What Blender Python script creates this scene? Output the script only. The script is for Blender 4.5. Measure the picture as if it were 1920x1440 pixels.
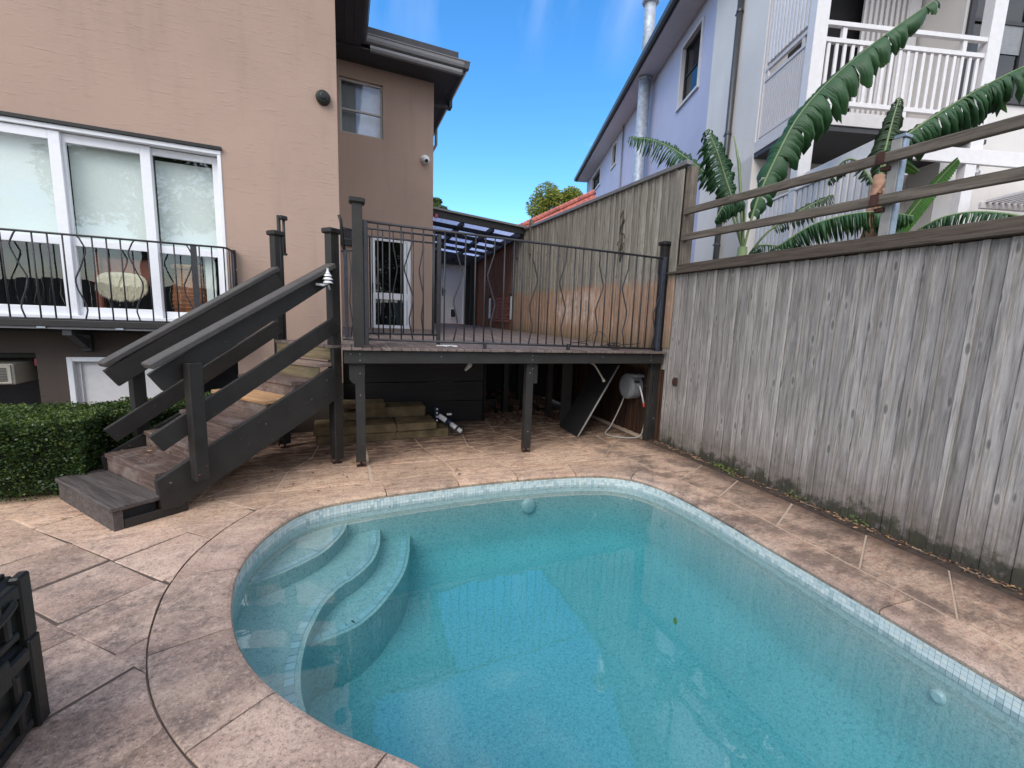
import bpy, bmesh, math, random
from mathutils import Vector, Matrix, noise
random.seed(7)
R=math.radians
for o in list(bpy.data.objects): bpy.data.objects.remove(o)
S=bpy.context.scene
C=S.collection

# ---------------------------------------------------------------- camera
def cam_axes(pitch,roll,yaw):
    p,r,y=R(pitch),R(roll),R(yaw)
    f=Vector((math.sin(y)*math.cos(p),math.cos(y)*math.cos(p),-math.sin(p)))
    r0=Vector((math.cos(y),-math.sin(y),0)); u0=r0.cross(f)
    return r0*math.cos(r)+u0*math.sin(r), -r0*math.sin(r)+u0*math.cos(r), f
cr,cu,cf=cam_axes(8.4346,2.4519,23.886)
cd=bpy.data.cameras.new('camera'); cam=bpy.data.objects.new('camera',cd); C.objects.link(cam)
cam.matrix_world=Matrix(((cr.x,cu.x,-cf.x,0),(cr.y,cu.y,-cf.y,0),(cr.z,cu.z,-cf.z,1.5),(0,0,0,1)))
cd.sensor_width=36; cd.lens=823.87/1920*36; cd.sensor_fit='HORIZONTAL'
cd.shift_x=-(1005.87-960)/1920; cd.shift_y=(723.32-720)/1920
cd.clip_start=.05; cd.clip_end=2000
S.camera=cam
S.render.resolution_x=1024; S.render.resolution_y=768

# ---------------------------------------------------------------- world, sun, exposure
SUN_DIR=Vector((-.62,-.62,.80)).normalized()     # towards the sun: behind the camera, to the left, behind thin cloud
w=bpy.data.worlds.new('World'); S.world=w; w.use_nodes=True
nt=w.node_tree; nt.nodes.clear()
def WN(t,**k):
    n=nt.nodes.new(t)
    for a,b in k.items(): setattr(n,a,b)
    return n
out=WN('ShaderNodeOutputWorld'); bg=WN('ShaderNodeBackground'); bg.inputs[1].default_value=.13
sky=WN('ShaderNodeTexSky',sky_type='NISHITA'); sky.sun_disc=False
sky.sun_elevation=math.asin(SUN_DIR.z); sky.sun_rotation=math.atan2(SUN_DIR.x,SUN_DIR.y)
sky.air_density=1.0; sky.dust_density=.3; sky.ozone_density=3.0
hs=WN('ShaderNodeHueSaturation'); hs.inputs['Saturation'].default_value=1.30; hs.inputs['Value'].default_value=1.06
tc=WN('ShaderNodeTexCoord')
sep=WN('ShaderNodeSeparateXYZ'); nt.links.new(tc.outputs['Generated'],sep.inputs[0])
mp=WN('ShaderNodeMapping'); mp.inputs['Scale'].default_value=(1.6,1.1,3.2)
nt.links.new(tc.outputs['Generated'],mp.inputs[0])
nz=WN('ShaderNodeTexNoise'); nz.inputs['Scale'].default_value=1.7; nz.inputs['Detail'].default_value=9; nz.inputs['Roughness'].default_value=.6; nz.inputs['Distortion'].default_value=.6
nt.links.new(mp.outputs[0],nz.inputs[0])
# cloud cover thickens away from the clear patch of sky ahead (the windows mirror a cloudy sky behind the camera)
cov=WN('ShaderNodeMapRange'); cov.inputs[1].default_value=.95; cov.inputs[2].default_value=-.35; cov.inputs[3].default_value=-.14; cov.inputs[4].default_value=.20
nt.links.new(sep.outputs[1],cov.inputs[0])
ad=WN('ShaderNodeMath',operation='ADD'); nt.links.new(nz.outputs[0],ad.inputs[0]); nt.links.new(cov.outputs[0],ad.inputs[1])
cr_=WN('ShaderNodeMapRange'); cr_.inputs[1].default_value=.47; cr_.inputs[2].default_value=.72; cr_.interpolation_type='SMOOTHSTEP'
nt.links.new(ad.outputs[0],cr_.inputs[0])
cm=WN('ShaderNodeMath',operation='MULTIPLY'); cm.inputs[1].default_value=.85; nt.links.new(cr_.outputs[0],cm.inputs[0])
# thin cirrus streaks high up, everywhere
mp2=WN('ShaderNodeMapping'); mp2.inputs['Scale'].default_value=(3.4,.7,1.0); mp2.inputs['Rotation'].default_value=(0,0,.25); nt.links.new(tc.outputs['Generated'],mp2.inputs[0])
nz2=WN('ShaderNodeTexNoise'); nz2.inputs['Scale'].default_value=2.3; nz2.inputs['Detail'].default_value=6; nz2.inputs['Roughness'].default_value=.5; nt.links.new(mp2.outputs[0],nz2.inputs[0])
ci=WN('ShaderNodeMapRange'); ci.inputs[1].default_value=.50; ci.inputs[2].default_value=.78; ci.inputs[4].default_value=.36; nt.links.new(nz2.outputs[0],ci.inputs[0])
hz=WN('ShaderNodeMapRange'); hz.inputs[1].default_value=.44; hz.inputs[2].default_value=.66; nt.links.new(sep.outputs[2],hz.inputs[0])
cm2=WN('ShaderNodeMath',operation='MULTIPLY'); nt.links.new(ci.outputs[0],cm2.inputs[0]); nt.links.new(hz.outputs[0],cm2.inputs[1])
cmx=WN('ShaderNodeMath',operation='MAXIMUM'); nt.links.new(cm.outputs[0],cmx.inputs[0]); nt.links.new(cm2.outputs[0],cmx.inputs[1]); cm=cmx
mx=WN('ShaderNodeMixRGB'); mx.inputs[2].default_value=(6.6,6.6,6.8,1)
nt.links.new(cm.outputs[0],mx.inputs[0])
nt.links.new(sky.outputs[0],hs.inputs['Color']); nt.links.new(hs.outputs[0],mx.inputs[1])
nt.links.new(mx.outputs[0],bg.inputs[0]); nt.links.new(bg.outputs[0],out.inputs[0])
sd=bpy.data.lights.new('sun','SUN'); sd.energy=1.0; sd.angle=R(40); sd.color=(1,.95,.88)
so=bpy.data.objects.new('sun',sd); C.objects.link(so)
so.rotation_euler=(-SUN_DIR).to_track_quat('-Z','Y').to_euler(); so.location=(0,-5,20)
S.view_settings.view_transform='Standard'; S.view_settings.look='None'; S.view_settings.gamma=1
S.view_settings.use_curve_mapping=False; S.view_settings.exposure=1.15
S.render.engine='CYCLES'
try:
    S.cycles.max_bounces=8; S.cycles.transparent_max_bounces=16; S.cycles.use_denoising=True
except Exception: pass

# ---------------------------------------------------------------- materials
MATS={}
def srgb(r,g,b):
    f=lambda c:(c/255/12.92) if c/255<=.04045 else ((c/255+.055)/1.055)**2.4
    return (f(r),f(g),f(b))
class NB:
    def __init__(s,name):
        s.m=bpy.data.materials.new(name); s.m.use_nodes=True; s.t=s.m.node_tree; s.t.nodes.clear()
        s.out=s.n('ShaderNodeOutputMaterial'); MATS[name]=s.m
    def n(s,t,**k):
        x=s.t.nodes.new(t)
        for a,b in k.items(): setattr(x,a,b)
        return x
    def l(s,a,b): s.t.links.new(a,b)
    def val(s,sock,v):
        if hasattr(v,'is_linked') or hasattr(v,'links'): s.l(v,sock)
        else: sock.default_value=v
    def math(s,op,a,b=None,clamp=False):
        x=s.n('ShaderNodeMath',operation=op,use_clamp=clamp); s.val(x.inputs[0],a)
        if b is not None: s.val(x.inputs[1],b)
        return x.outputs[0]
    def coord(s,kind='Object',scale=(1,1,1),rnd=True,rot=(0,0,0)):
        c=s.n('ShaderNodeTexCoord'); mp=s.n('ShaderNodeMapping'); mp.inputs['Scale'].default_value=scale; mp.inputs['Rotation'].default_value=rot
        s.l(c.outputs[kind],mp.inputs[0])
        if rnd:
            oi=s.n('ShaderNodeObjectInfo'); cx=s.n('ShaderNodeCombineXYZ')
            for i,k in enumerate((37.,91.,53.)): s.l(s.math('MULTIPLY',oi.outputs['Random'],k),cx.inputs[i])
            s.l(cx.outputs[0],mp.inputs['Location'])
        return mp.outputs[0]
    def pos(s,scale=(1,1,1)):
        g=s.n('ShaderNodeNewGeometry'); mp=s.n('ShaderNodeMapping'); mp.inputs['Scale'].default_value=scale; s.l(g.outputs['Position'],mp.inputs[0]); return mp.outputs[0]
    def noise(s,vec,scale,detail=4,rough=.55,dist=0,lo=None,hi=None):
        x=s.n('ShaderNodeTexNoise'); x.inputs['Scale'].default_value=scale; x.inputs['Detail'].default_value=detail; x.inputs['Roughness'].default_value=rough; x.inputs['Distortion'].default_value=dist
        s.l(vec,x.inputs['Vector']); o=x.outputs['Fac']
        if lo is not None: o=s.rng(o,lo,hi)
        return o
    def rng(s,v,a,b,c=0,d=1,smooth=False):
        x=s.n('ShaderNodeMapRange'); 
        if smooth: x.interpolation_type='SMOOTHSTEP'
        s.val(x.inputs[0],v)
        for i,k in zip((1,2,3,4),(a,b,c,d)): x.inputs[i].default_value=k
        return x.outputs[0]
    def mix(s,f,a,b,mode='MIX'):
        x=s.n('ShaderNodeMixRGB',blend_type=mode); s.val(x.inputs[0],f)
        for i,v in ((1,a),(2,b)):
            if isinstance(v,tuple): x.inputs[i].default_value=tuple(v[:3])+(1,)
            else: s.l(v,x.inputs[i])
        return x.outputs[0]
    def ramp(s,f,stops):
        x=s.n('ShaderNodeValToRGB'); e=x.color_ramp.elements
        while len(e)<len(stops): e.new(.5)
        for k,(p,c) in zip(e,stops): k.position=p; k.color=tuple(c[:3])+(1,)
        s.val(x.inputs[0],f); return x.outputs[0]
    def schlick(s,f0,normal=None):   # reflectance that is the same from both sides of a thin sheet
        lw=s.n('ShaderNodeLayerWeight'); lw.inputs['Blend'].default_value=.5
        if normal is not None: s.l(normal,lw.inputs['Normal'])
        return s.math('ADD',s.math('MULTIPLY',s.math('POWER',lw.outputs['Facing'],5.0),1-f0),f0,True)
    def rand(s): return s.n('ShaderNodeObjectInfo').outputs['Random']
    def vary(s,col,lo,hi):   # brightness per object
        v=s.rng(s.rand(),0,1,lo,hi); x=s.n('ShaderNodeHueSaturation'); s.l(v,x.inputs['Value'])
        if isinstance(col,tuple): x.inputs['Color'].default_value=tuple(col[:3])+(1,)
        else: s.l(col,x.inputs['Color'])
        return x.outputs[0]
    def z(s):
        g=s.n('ShaderNodeNewGeometry'); q=s.n('ShaderNodeSeparateXYZ'); s.l(g.outputs['Position'],q.inputs[0]); return q.outputs
    def done(s,col,rough=.7,bump=None,bs=.2,dist=.005,metal=0,spec=.5,trans=None):
        b=s.n('ShaderNodeBsdfPrincipled')
        if isinstance(col,tuple): b.inputs['Base Color'].default_value=tuple(col[:3])+(1,)
        else: s.l(col,b.inputs['Base Color'])
        s.val(b.inputs['Roughness'],rough); b.inputs['Metallic'].default_value=metal
        b.inputs['Specular IOR Level'].default_value=spec
        if bump is not None:
            u=s.n('ShaderNodeBump'); u.inputs['Strength'].default_value=bs; u.inputs['Distance'].default_value=dist
            s.l(bump,u.inputs['Height']); s.l(u.outputs[0],b.inputs['Normal'])
        s.l(b.outputs[0],s.out.inputs[0]); s.b=b
        return s.m

def m_plain(name,col,rough=.6,var=.12,metal=0,spec=.4,nscale=14,bs=.15):
    s=NB(name); v=s.coord(scale=(1,1,1)); a=s.noise(v,nscale,5,.6); f=s.noise(v,nscale*9,3,.6)
    c=s.mix(s.rng(a,.3,.7),tuple(x*(1-var) for x in col),tuple(min(1,x*(1+var)) for x in col))
    return s.done(c,s.rng(f,.2,.8,max(.05,rough-.1),min(1,rough+.1)),f,bs,.002,metal,spec)

def m_render(name,col,stain=.75,brick=True):
    s=NB(name); v=s.pos()
    big=s.noise(v,.9,6,.6); streak=s.noise(s.pos((2.2,2.2,.25)),2.2,5,.6); fine=s.noise(v,60,5,.6)
    c=s.mix(s.rng(big,.3,.7),tuple(x*.93 for x in col),tuple(x*1.05 for x in col))
    c=s.mix(s.rng(streak,.52,.78,0,.45),c,tuple(x*stain for x in col))
    c=s.mix(s.rng(s.noise(v,23,4,.7),.66,.74,0,.35),c,tuple(x*.6 for x in col))
    h=s.math('MULTIPLY',fine,.25)
    g=s.n('ShaderNodeNewGeometry'); q=s.n('ShaderNodeSeparateXYZ'); s.l(g.outputs['Position'],q.inputs[0])
    cx=s.n('ShaderNodeCombineXYZ'); s.l(s.math('ADD',q.outputs[0],q.outputs[1]),cx.inputs[0]); s.l(q.outputs[2],cx.inputs[1])
    if brick:
        br=s.n('ShaderNodeTexBrick'); br.inputs['Scale'].default_value=1; br.inputs['Brick Width'].default_value=.24; br.inputs['Row Height'].default_value=.086; br.inputs['Mortar Size'].default_value=.012; br.inputs['Mortar Smooth'].default_value=1
        s.l(cx.outputs[0],br.inputs['Vector'])
        mask=s.noise(v,2.3,4,.6,lo=.35,hi=.7)
        h=s.math('SUBTRACT',h,s.math('MULTIPLY',br.outputs['Fac'],s.math('MULTIPLY',mask,.10)))
        h=s.math('ADD',h,s.math('MULTIPLY',s.rng(s.noise(s.pos((4,4,26)),1.3,5,.65),.56,.72,0,.6),.8))
    return s.done(c,.85,h,.42,.012,0,.25)

def m_fence(name,c0,c1,bottom=True,green=.25,kind='lower'):
    # object X runs along the board
    s=NB(name); v=s.coord(scale=(.9,14,14)); v2=s.coord(scale=(1,1,1))
    g1=s.noise(v,1.6,8,.7,1.2); g2=s.noise(s.coord(scale=(2.5,60,60)),1.,4,.7,.3)
    c=s.mix(s.rng(g1,.28,.72),c0,c1)
    c=s.vary(c,.78,1.18)
    c=s.mix(s.rng(g2,.32,.48,.7,0),c,tuple(x*.40 for x in c0)); c=s.mix(s.rng(s.noise(s.pos((4,4,.7)),2.0,5,.7),.52,.72,0,.45),c,tuple(x*.62 for x in c0))
    kn=s.n('ShaderNodeTexVoronoi'); kn.inputs['Scale'].default_value=1; kv=s.coord(scale=(3.6,11,5)); s.l(kv,kn.inputs['Vector'])
    k=s.rng(kn.outputs['Distance'],.09,.19,1,0,True)
    gate=s.n('ShaderNodeSeparateColor'); s.l(kn.outputs['Color'],gate.inputs[0]); k=s.math('MULTIPLY',k,s.math('GREATER_THAN',gate.outputs[0],.12))
    ring=s.rng(kn.outputs['Distance'],.1,.34,1,0,True)
    c=s.mix(s.math('MULTIPLY',ring,.22),c,tuple(x*1.25 for x in c1))
    c=s.mix(s.math('MULTIPLY',k,.62),c,tuple(x*.28 for x in c0))
    z=s.z(); n=s.noise(s.pos(),3.2,6,.7); n2=s.noise(s.pos(),11,5,.7)
    if kind=='lower':
        edge=s.math('ADD',z[2],s.rng(n,0,1,.30,-.30))
        c=s.mix(s.rng(edge,.05,.55,.62,0,True),c,srgb(118,104,96))
        edge2=s.math('ADD',z[2],s.rng(n,0,1,.34,-.36)); edge2=s.math('ADD',edge2,s.rng(n2,.3,.7,.08,-.08))
        c=s.mix(s.rng(edge2,.02,.16,.85,0,True),c,srgb(42,42,34))
        c=s.mix(s.rng(s.math('MULTIPLY',s.rng(z[2],.2,.9,1,0),n2),.42,.6,0,.35),c,srgb(84,88,66))
    elif kind=='upper':
        # new-looking brown boards low down, far end stained red-brown, patches of peeling whitewash
        edge=s.math('ADD',z[2],s.rng(n,0,1,.18,-.18))
        low=s.rng(edge,2.02,2.16,1,0,True)
        c=s.mix(s.math('MULTIPLY',low,.85),c,s.mix(s.rng(g1,.35,.65),srgb(150,112,92),srgb(196,160,134)))
        wz=s.math('MULTIPLY',s.rng(z[1],6.0,6.35,0,1,True),s.rng(z[1],7.5,7.9,1,0,True)); wz=s.math('MULTIPLY',wz,s.rng(z[2],1.95,2.1,1,0,True)); wz=s.math('MULTIPLY',wz,s.rng(z[2],1.35,1.6,0,1,True))
        c=s.mix(s.math('MULTIPLY',wz,s.rng(s.noise(s.pos((1,6,1.5)),3,5,.7),.46,.56,0,.9)),c,srgb(206,184,172))
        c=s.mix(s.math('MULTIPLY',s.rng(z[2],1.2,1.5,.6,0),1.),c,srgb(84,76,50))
        gm=s.math('MULTIPLY',s.rng(z[2],2.2,3.3,.4,.05),s.rng(n2,.35,.65)); c=s.mix(gm,c,srgb(110,108,92))
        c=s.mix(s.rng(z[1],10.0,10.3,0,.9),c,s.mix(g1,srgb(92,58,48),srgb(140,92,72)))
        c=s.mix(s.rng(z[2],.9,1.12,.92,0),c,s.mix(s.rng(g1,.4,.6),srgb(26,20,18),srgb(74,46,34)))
    h=s.math('ADD',s.math('MULTIPLY',g1,.6),s.math('MULTIPLY',g2,.5)); h=s.math('SUBTRACT',h,s.math('MULTIPLY',k,.5))
    return s.done(c,.85,h,.55,.006,0,.2)

def m_wood(name,c0,c1,rough=.8,dark=None,bs=.5,wear=None,vlo=.85,vhi=1.15):
    s=NB(name); v=s.coord(scale=(1.2,16,16)); g1=s.noise(v,1.8,8,.7,.8); g2=s.noise(s.coord(scale=(3,70,70)),1.,4,.7,.2)
    c=s.mix(s.rng(g1,.3,.7),c0,c1); c=s.vary(c,vlo,vhi)
    c=s.mix(s.rng(g2,.34,.48,.5,0),c,dark or tuple(x*.4 for x in c0))
    if wear: 
        n=s.noise(s.coord(),3.5,6,.7); c=s.mix(s.rng(n,.50,.68,0,.7),c,wear)
    h=s.math('ADD',s.math('MULTIPLY',g1,.5),s.math('MULTIPLY',g2,.6))
    return s.done(c,rough,h,bs,.004,0,.3)

def m_painted(name,col,rough=.5):
    s=NB(name); v=s.coord(scale=(1,1,1)); n=s.noise(v,6,6,.65); f=s.noise(s.coord(scale=(2,40,40)),1,5,.65); sp=s.noise(v,55,3,.6)
    c=s.mix(s.rng(n,.3,.7),tuple(x*.8 for x in col),tuple(x*1.25 for x in col)); c=s.vary(c,.85,1.2)
    c=s.mix(s.rng(sp,.70,.74,0,.45),c,(.28,.27,.26))
    c=s.mix(s.rng(s.noise(v,13,6,.75),.64,.72,0,.3),c,(.16,.15,.14))
    return s.done(c,s.rng(n,.3,.7,rough-.08,rough+.12),f,.25,.003,0,.35)

def m_stone(name,dirt=.8):
    s=NB(name); v=s.pos(); lv=s.coord(scale=(1,1,1))
    a=s.noise(lv,2.3,6,.62,.5); b=s.noise(v,9,7,.7); f=s.noise(v,70,4,.75); md=s.noise(v,26,6,.75); g=s.noise(v,190,2,.6)
    base=s.ramp(a,[(.25,srgb(146,122,108)),(.45,srgb(180,154,138)),(.62,srgb(202,176,158)),(.8,srgb(178,146,126))])
    base=s.vary(base,.80,1.14)
    q=s.z(); far=s.rng(s.math('ADD',q[1],s.rng(b,0,1,-.3,.3)),3.0,4.0,0,1,True); far=s.math('MAXIMUM',far,s.rng(s.math('ADD',q[0],s.rng(b,0,1,-.2,.2)),2.6,3.0,0,.85,True))
    # cleft bedding streaks in the flags at the far side
    st1=s.noise(s.coord(scale=(2.2,11,2)),1.3,7,.7,.9); st2=s.noise(s.coord(scale=(9,30,4),rot=(0,0,.5)),1.0,5,.7,.5)
    band=s.ramp(st1,[(.28,srgb(146,114,94)),(.42,srgb(200,162,134)),(.55,srgb(222,190,160)),(.68,srgb(198,158,136)),(.8,srgb(160,132,116))])
    band=s.mix(s.rng(st2,.50,.66,0,.55),band,srgb(112,88,78)); band=s.vary(band,.78,1.10)
    c=s.mix(s.math('MULTIPLY',far,.9),base,band)
    w1=s.rng(s.math('ADD',s.math('MULTIPLY',s.noise(v,1.4,4,.6),.50),s.math('MULTIPLY',s.noise(lv,5,7,.75),.5)),.46,.60,0,1,True)
    w1=s.math('MULTIPLY',w1,s.rng(md,.30,.62,.25,1)); w1=s.math('MULTIPLY',w1,s.rng(far,0,1,1,.35))
    c=s.mix(s.math('MULTIPLY',w1,dirt,True),c,srgb(92,84,82))
    c=s.mix(s.rng(md,.54,.68,0,.55),c,srgb(104,90,84)); c=s.mix(s.rng(md,.42,.30,0,.45),c,srgb(222,200,182))
    c=s.mix(s.rng(f,.54,.66,0,.6),c,srgb(84,74,70)); c=s.mix(s.rng(f,.42,.32,0,.5),c,srgb(226,206,190))
    pits=s.rng(g,.60,.68,0,.6); c=s.mix(pits,c,srgb(62,54,50))
    dm=s.rng(s.math('ADD',q[0],s.rng(b,0,1,-.16,.16)),3.30,3.62,0,1,True); c=s.mix(s.math('MULTIPLY',dm,.75),c,srgb(84,62,50))
    # black lichen along the coping nearest the fence
    ln=s.math('MULTIPLY',s.rng(q[0],2.6,2.8,0,1,True),s.rng(s.noise(v,3.2,6,.7),.46,.58)); c=s.mix(s.math('MULTIPLY',ln,.62),c,srgb(84,72,66))
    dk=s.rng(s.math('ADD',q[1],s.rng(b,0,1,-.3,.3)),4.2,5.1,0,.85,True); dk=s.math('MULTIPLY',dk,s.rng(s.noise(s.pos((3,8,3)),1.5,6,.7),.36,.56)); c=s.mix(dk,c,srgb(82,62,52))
    h=s.math('ADD',s.math('MULTIPLY',b,.8),s.math('MULTIPLY',md,.6)); h=s.math('ADD',h,s.math('MULTIPLY',f,.35)); h=s.math('SUBTRACT',h,s.math('MULTIPLY',pits,.2))
    return s.done(c,.88,h,.75,.008,0,.25)

# leaf materials with a little translucency
def m_leaf(name,c0,c1,scale=6,rough=.45,tr=.25,ribs=False,vary=True):
    s=NB(name); v=s.coord(rnd=False); n=s.noise(v,scale,3,.5); c=s.mix(s.rng(n,.3,.7),c0,c1)
    b=s.n('ShaderNodeBsdfPrincipled'); s.l(c,b.inputs['Base Color']); b.inputs['Roughness'].default_value=rough; b.inputs['Specular IOR Level'].default_value=.4
    t=s.n('ShaderNodeBsdfTranslucent'); s.l(s.mix(.5,c,(.25,.42,.08)),t.inputs[0])
    m=s.n('ShaderNodeMixShader'); m.inputs[0].default_value=tr; s.l(b.outputs[0],m.inputs[1]); s.l(t.outputs[0],m.inputs[2]); s.l(m.outputs[0],s.out.inputs[0]); return s.m

def m_glass(name,tint=(1,1,1),ior=1.5,rough=0.0,boost=1.0):
    s=NB(name)
    tr=s.n('ShaderNodeBsdfTransparent'); tr.inputs[0].default_value=tint+(1,)
    gl=s.n('ShaderNodeBsdfGlossy'); gl.inputs['Roughness'].default_value=rough
    n=s.noise(s.pos(),1.6,2,.5); u=s.n('ShaderNodeBump'); u.inputs['Strength'].default_value=.12; u.inputs['Distance'].default_value=.02; s.l(n,u.inputs['Height']); s.l(u.outputs[0],gl.inputs['Normal'])
    m=s.n('ShaderNodeMixShader'); s.l(s.schlick(((ior-1)/(ior+1))**2*boost),m.inputs[0]); s.l(tr.outputs[0],m.inputs[1]); s.l(gl.outputs[0],m.inputs[2]); s.l(m.outputs[0],s.out.inputs[0]); return s.m

m_render('render_taupe',(.41,.293,.235))
m_render('render_taupe_shaded',(.085,.066,.056))  # same taupe render, with the shade low on the wall put into its colour
m_render('cream_wall',(.68,.65,.62),.88,False)
m_render('lilac_wall',(.44,.455,.60),.9,False)
m_plain('soffit',(.045,.045,.05),.6)
m_plain('gutter_dark',(.06,.062,.066),.35,.1)
m_plain('gutter_edge',(.20,.195,.20),.35,.1)
m_plain('white_frame',(.80,.81,.84),.3,.03,bs=.03)
m_plain('grey_frame',(.42,.40,.37),.4,.05)
m_plain('white_paint',(.70,.68,.68),.45,.05)
m_plain('cream_paint',(.58,.55,.54),.5,.05)
m_plain('blind',(.74,.79,.76),.8,.03,nscale=60)
m_plain('iron',(.030,.030,.034),.45,.2,bs=.3)
m_plain('iron_blue',(.035,.04,.055),.55,.3,bs=.5,nscale=20)
m_plain('room_dark',(.03,.028,.03),.8)
m_plain('rubber_black',(.018,.02,.018),.5,.2,bs=.3)
m_plain('plastic_dark',(.012,.013,.012),.45,.25,bs=.2)
m_plain('plastic_grey',(.22,.23,.24),.45,.1)
m_plain('plastic_white',(.72,.72,.72),.35,.05)
m_plain('plastic_navy',(.02,.03,.07),.4,.1)
m_plain('beige_plastic',(.50,.46,.38),.5,.08)
m_plain('grille_dark',(.10,.085,.07),.6)
m_plain('hose_grey',(.34,.33,.29),.5,.1)
m_plain('red_plastic',(.65,.06,.06),.4,.05)
m_plain('chrome',(.6,.6,.6),.12,.02,1.0)
m_plain('galvanised',(.36,.40,.45),.55,.28,.35,nscale=10,bs=.5)
m_plain('post_steel',(.25,.31,.38),.5,.2,.3,nscale=20)
m_plain('post_light',(.32,.31,.29),.6,.15,.1)
m_plain('rust',(.06,.025,.018),.8,.4,bs=.5)
m_plain('sheepskin',(.78,.70,.53),.95,.12,nscale=40,bs=1)
m_plain('leather',(.26,.08,.05),.4,.2)
m_plain('green_box',(.03,.12,.05),.5)
m_plain('pink_sign',(.45,.08,.12),.6)
m_plain('paper',(.55,.55,.5),.7)
m_plain('soil',(.07,.05,.038),.95,.3,bs=.8)
m_plain('mortar',(.40,.31,.24),.95,.2,bs=.5)
m_plain('joint_dark',(.05,.04,.035),.95,.3,bs=.5)
m_plain('insulation',(.4,.38,.33),.8)
m_plain('dry_leaf',(.13,.07,.045),.8,.4)
m_plain('corrugated',(.50,.60,.85),.3,.1)
m_plain('roof_metal',(.19,.185,.18),.5,.1)
m_plain('roof_tile',(.42,.13,.10),.7,.45,bs=.5,nscale=5)
m_plain('brick_red',(.25,.09,.06),.85,.25,bs=.5)
m_plain('stem_green',(.17,.23,.10),.5,.15)
m_plain('stem_brown',(.30,.17,.11),.8,.35)
m_plain('bark',(.10,.08,.06),.9,.3,bs=.8)
m_fence('fence_grey',srgb(110,105,100),srgb(180,174,169))
m_fence('fence_upper',srgb(122,116,106),srgb(180,174,162),kind='upper')
m_wood('fence_rail',srgb(86,76,68),srgb(134,124,112),.85,srgb(50,44,38),wear=srgb(86,82,70))
m_wood('fence_cap',srgb(66,56,48),srgb(106,96,86),.85,srgb(34,30,26))
m_painted('timber_dark',srgb(44,42,40))
m_painted('timber_rail',srgb(80,77,75))
m_wood('tread_wood',srgb(60,46,41),srgb(118,98,89),.75,srgb(28,21,18),.8,wear=srgb(142,130,122))
m_wood('tread_new',srgb(160,116,76),srgb(206,168,128),.75)
m_wood('tread_grey',srgb(58,52,49),srgb(104,97,94),.75,srgb(34,30,28),.8)
m_wood('tread_green',srgb(88,78,58),srgb(136,124,96),.8,srgb(60,48,30),wear=srgb(120,92,78))
m_wood('wicker',srgb(120,70,44),srgb(180,124,88),.6,srgb(60,30,20),.8)
m_wood('tread_pale',srgb(118,98,88),srgb(170,150,138),.8,srgb(56,40,34),.8,wear=srgb(132,112,92))
m_wood('deck_wood',srgb(86,72,66),srgb(146,132,124),.6,srgb(40,32,30),.6,wear=srgb(74,60,54))
m_wood('clad_dark',srgb(31,30,30),srgb(44,42,42),.6,vlo=.85,vhi=1.15)
m_stone('sandstone')
# mossy sandstone blocks under the deck
s=NB('mossy_stone'); v=s.pos(); a=s.noise(v,5,6,.65); b=s.noise(v,40,5,.7)
c=s.mix(s.rng(a,.35,.65),srgb(84,74,56),srgb(134,116,88)); c=s.mix(s.rng(b,.45,.7,0,.5),c,srgb(66,60,36)); s.done(c,.9,s.math('ADD',a,s.math('MULTIPLY',b,.5)),.7,.01,0,.2)
m_leaf('banana_leaf',(.024,.072,.030),(.042,.112,.044),5,.5,.18)
m_leaf('banana_leaf_bright',(.05,.15,.03),(.08,.21,.04),5,.4,.25)
m_leaf('banana_leaf_dry',(.03,.06,.03),(.06,.09,.045),7,.6,.12)
m_leaf('hedge_leaf',(.014,.036,.009),(.04,.075,.018),7,.4,.15)
m_leaf('hedge_leaf_light',(.06,.10,.018),(.15,.19,.04),7,.4,.25)
m_plain('hedge_dark',(.008,.014,.005),.9)
m_leaf('tree_leaf',(.22,.25,.03),(.46,.44,.08),1.5,.6,.4)
m_leaf('tree_leaf_dark',(.035,.06,.02),(.08,.11,.03),1.5,.6,.2)
m_glass('window_glass',(.95,.98,.97),1.5,.0,2.4)
m_glass('dark_glass',(.25,.28,.30),1.6,.0,1.6)
# pool plaster: fine quartz aggregate
s=NB('pool_plaster'); v=s.pos(); a=s.noise(v,2,4,.5); b=s.noise(v,120,3,.8); e=s.noise(v,45,4,.7)
c=s.mix(s.rng(a,.3,.7),(.30,.41,.40),(.36,.47,.455)); c=s.mix(s.rng(b,.42,.62,0,.6),c,(.60,.70,.68)); c=s.mix(s.rng(e,.50,.66,0,.5),c,(.14,.25,.26)); c=s.mix(s.rng(s.noise(v,3.5,5,.7),.60,.72,0,.25),c,(.48,.6,.58)); s.done(c,.8,b,.3,.003,0,.2)
s=NB('step_tile'); v=s.coord(rnd=True); c=s.vary((.40,.53,.56),.85,1.12); s.done(c,.3,None)
for nm,cc in (('tile_pale',(.52,.60,.60)),('tile_mid',(.46,.54,.54)),('tile_dark',(.36,.45,.46)),('tile_cream',(.57,.62,.58))):
    s=NB(nm); s.done(s.mix(s.noise(s.pos(),30,2),tuple(x*.9 for x in cc),tuple(x*1.08 for x in cc)),.25,None,spec=.5)
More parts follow.
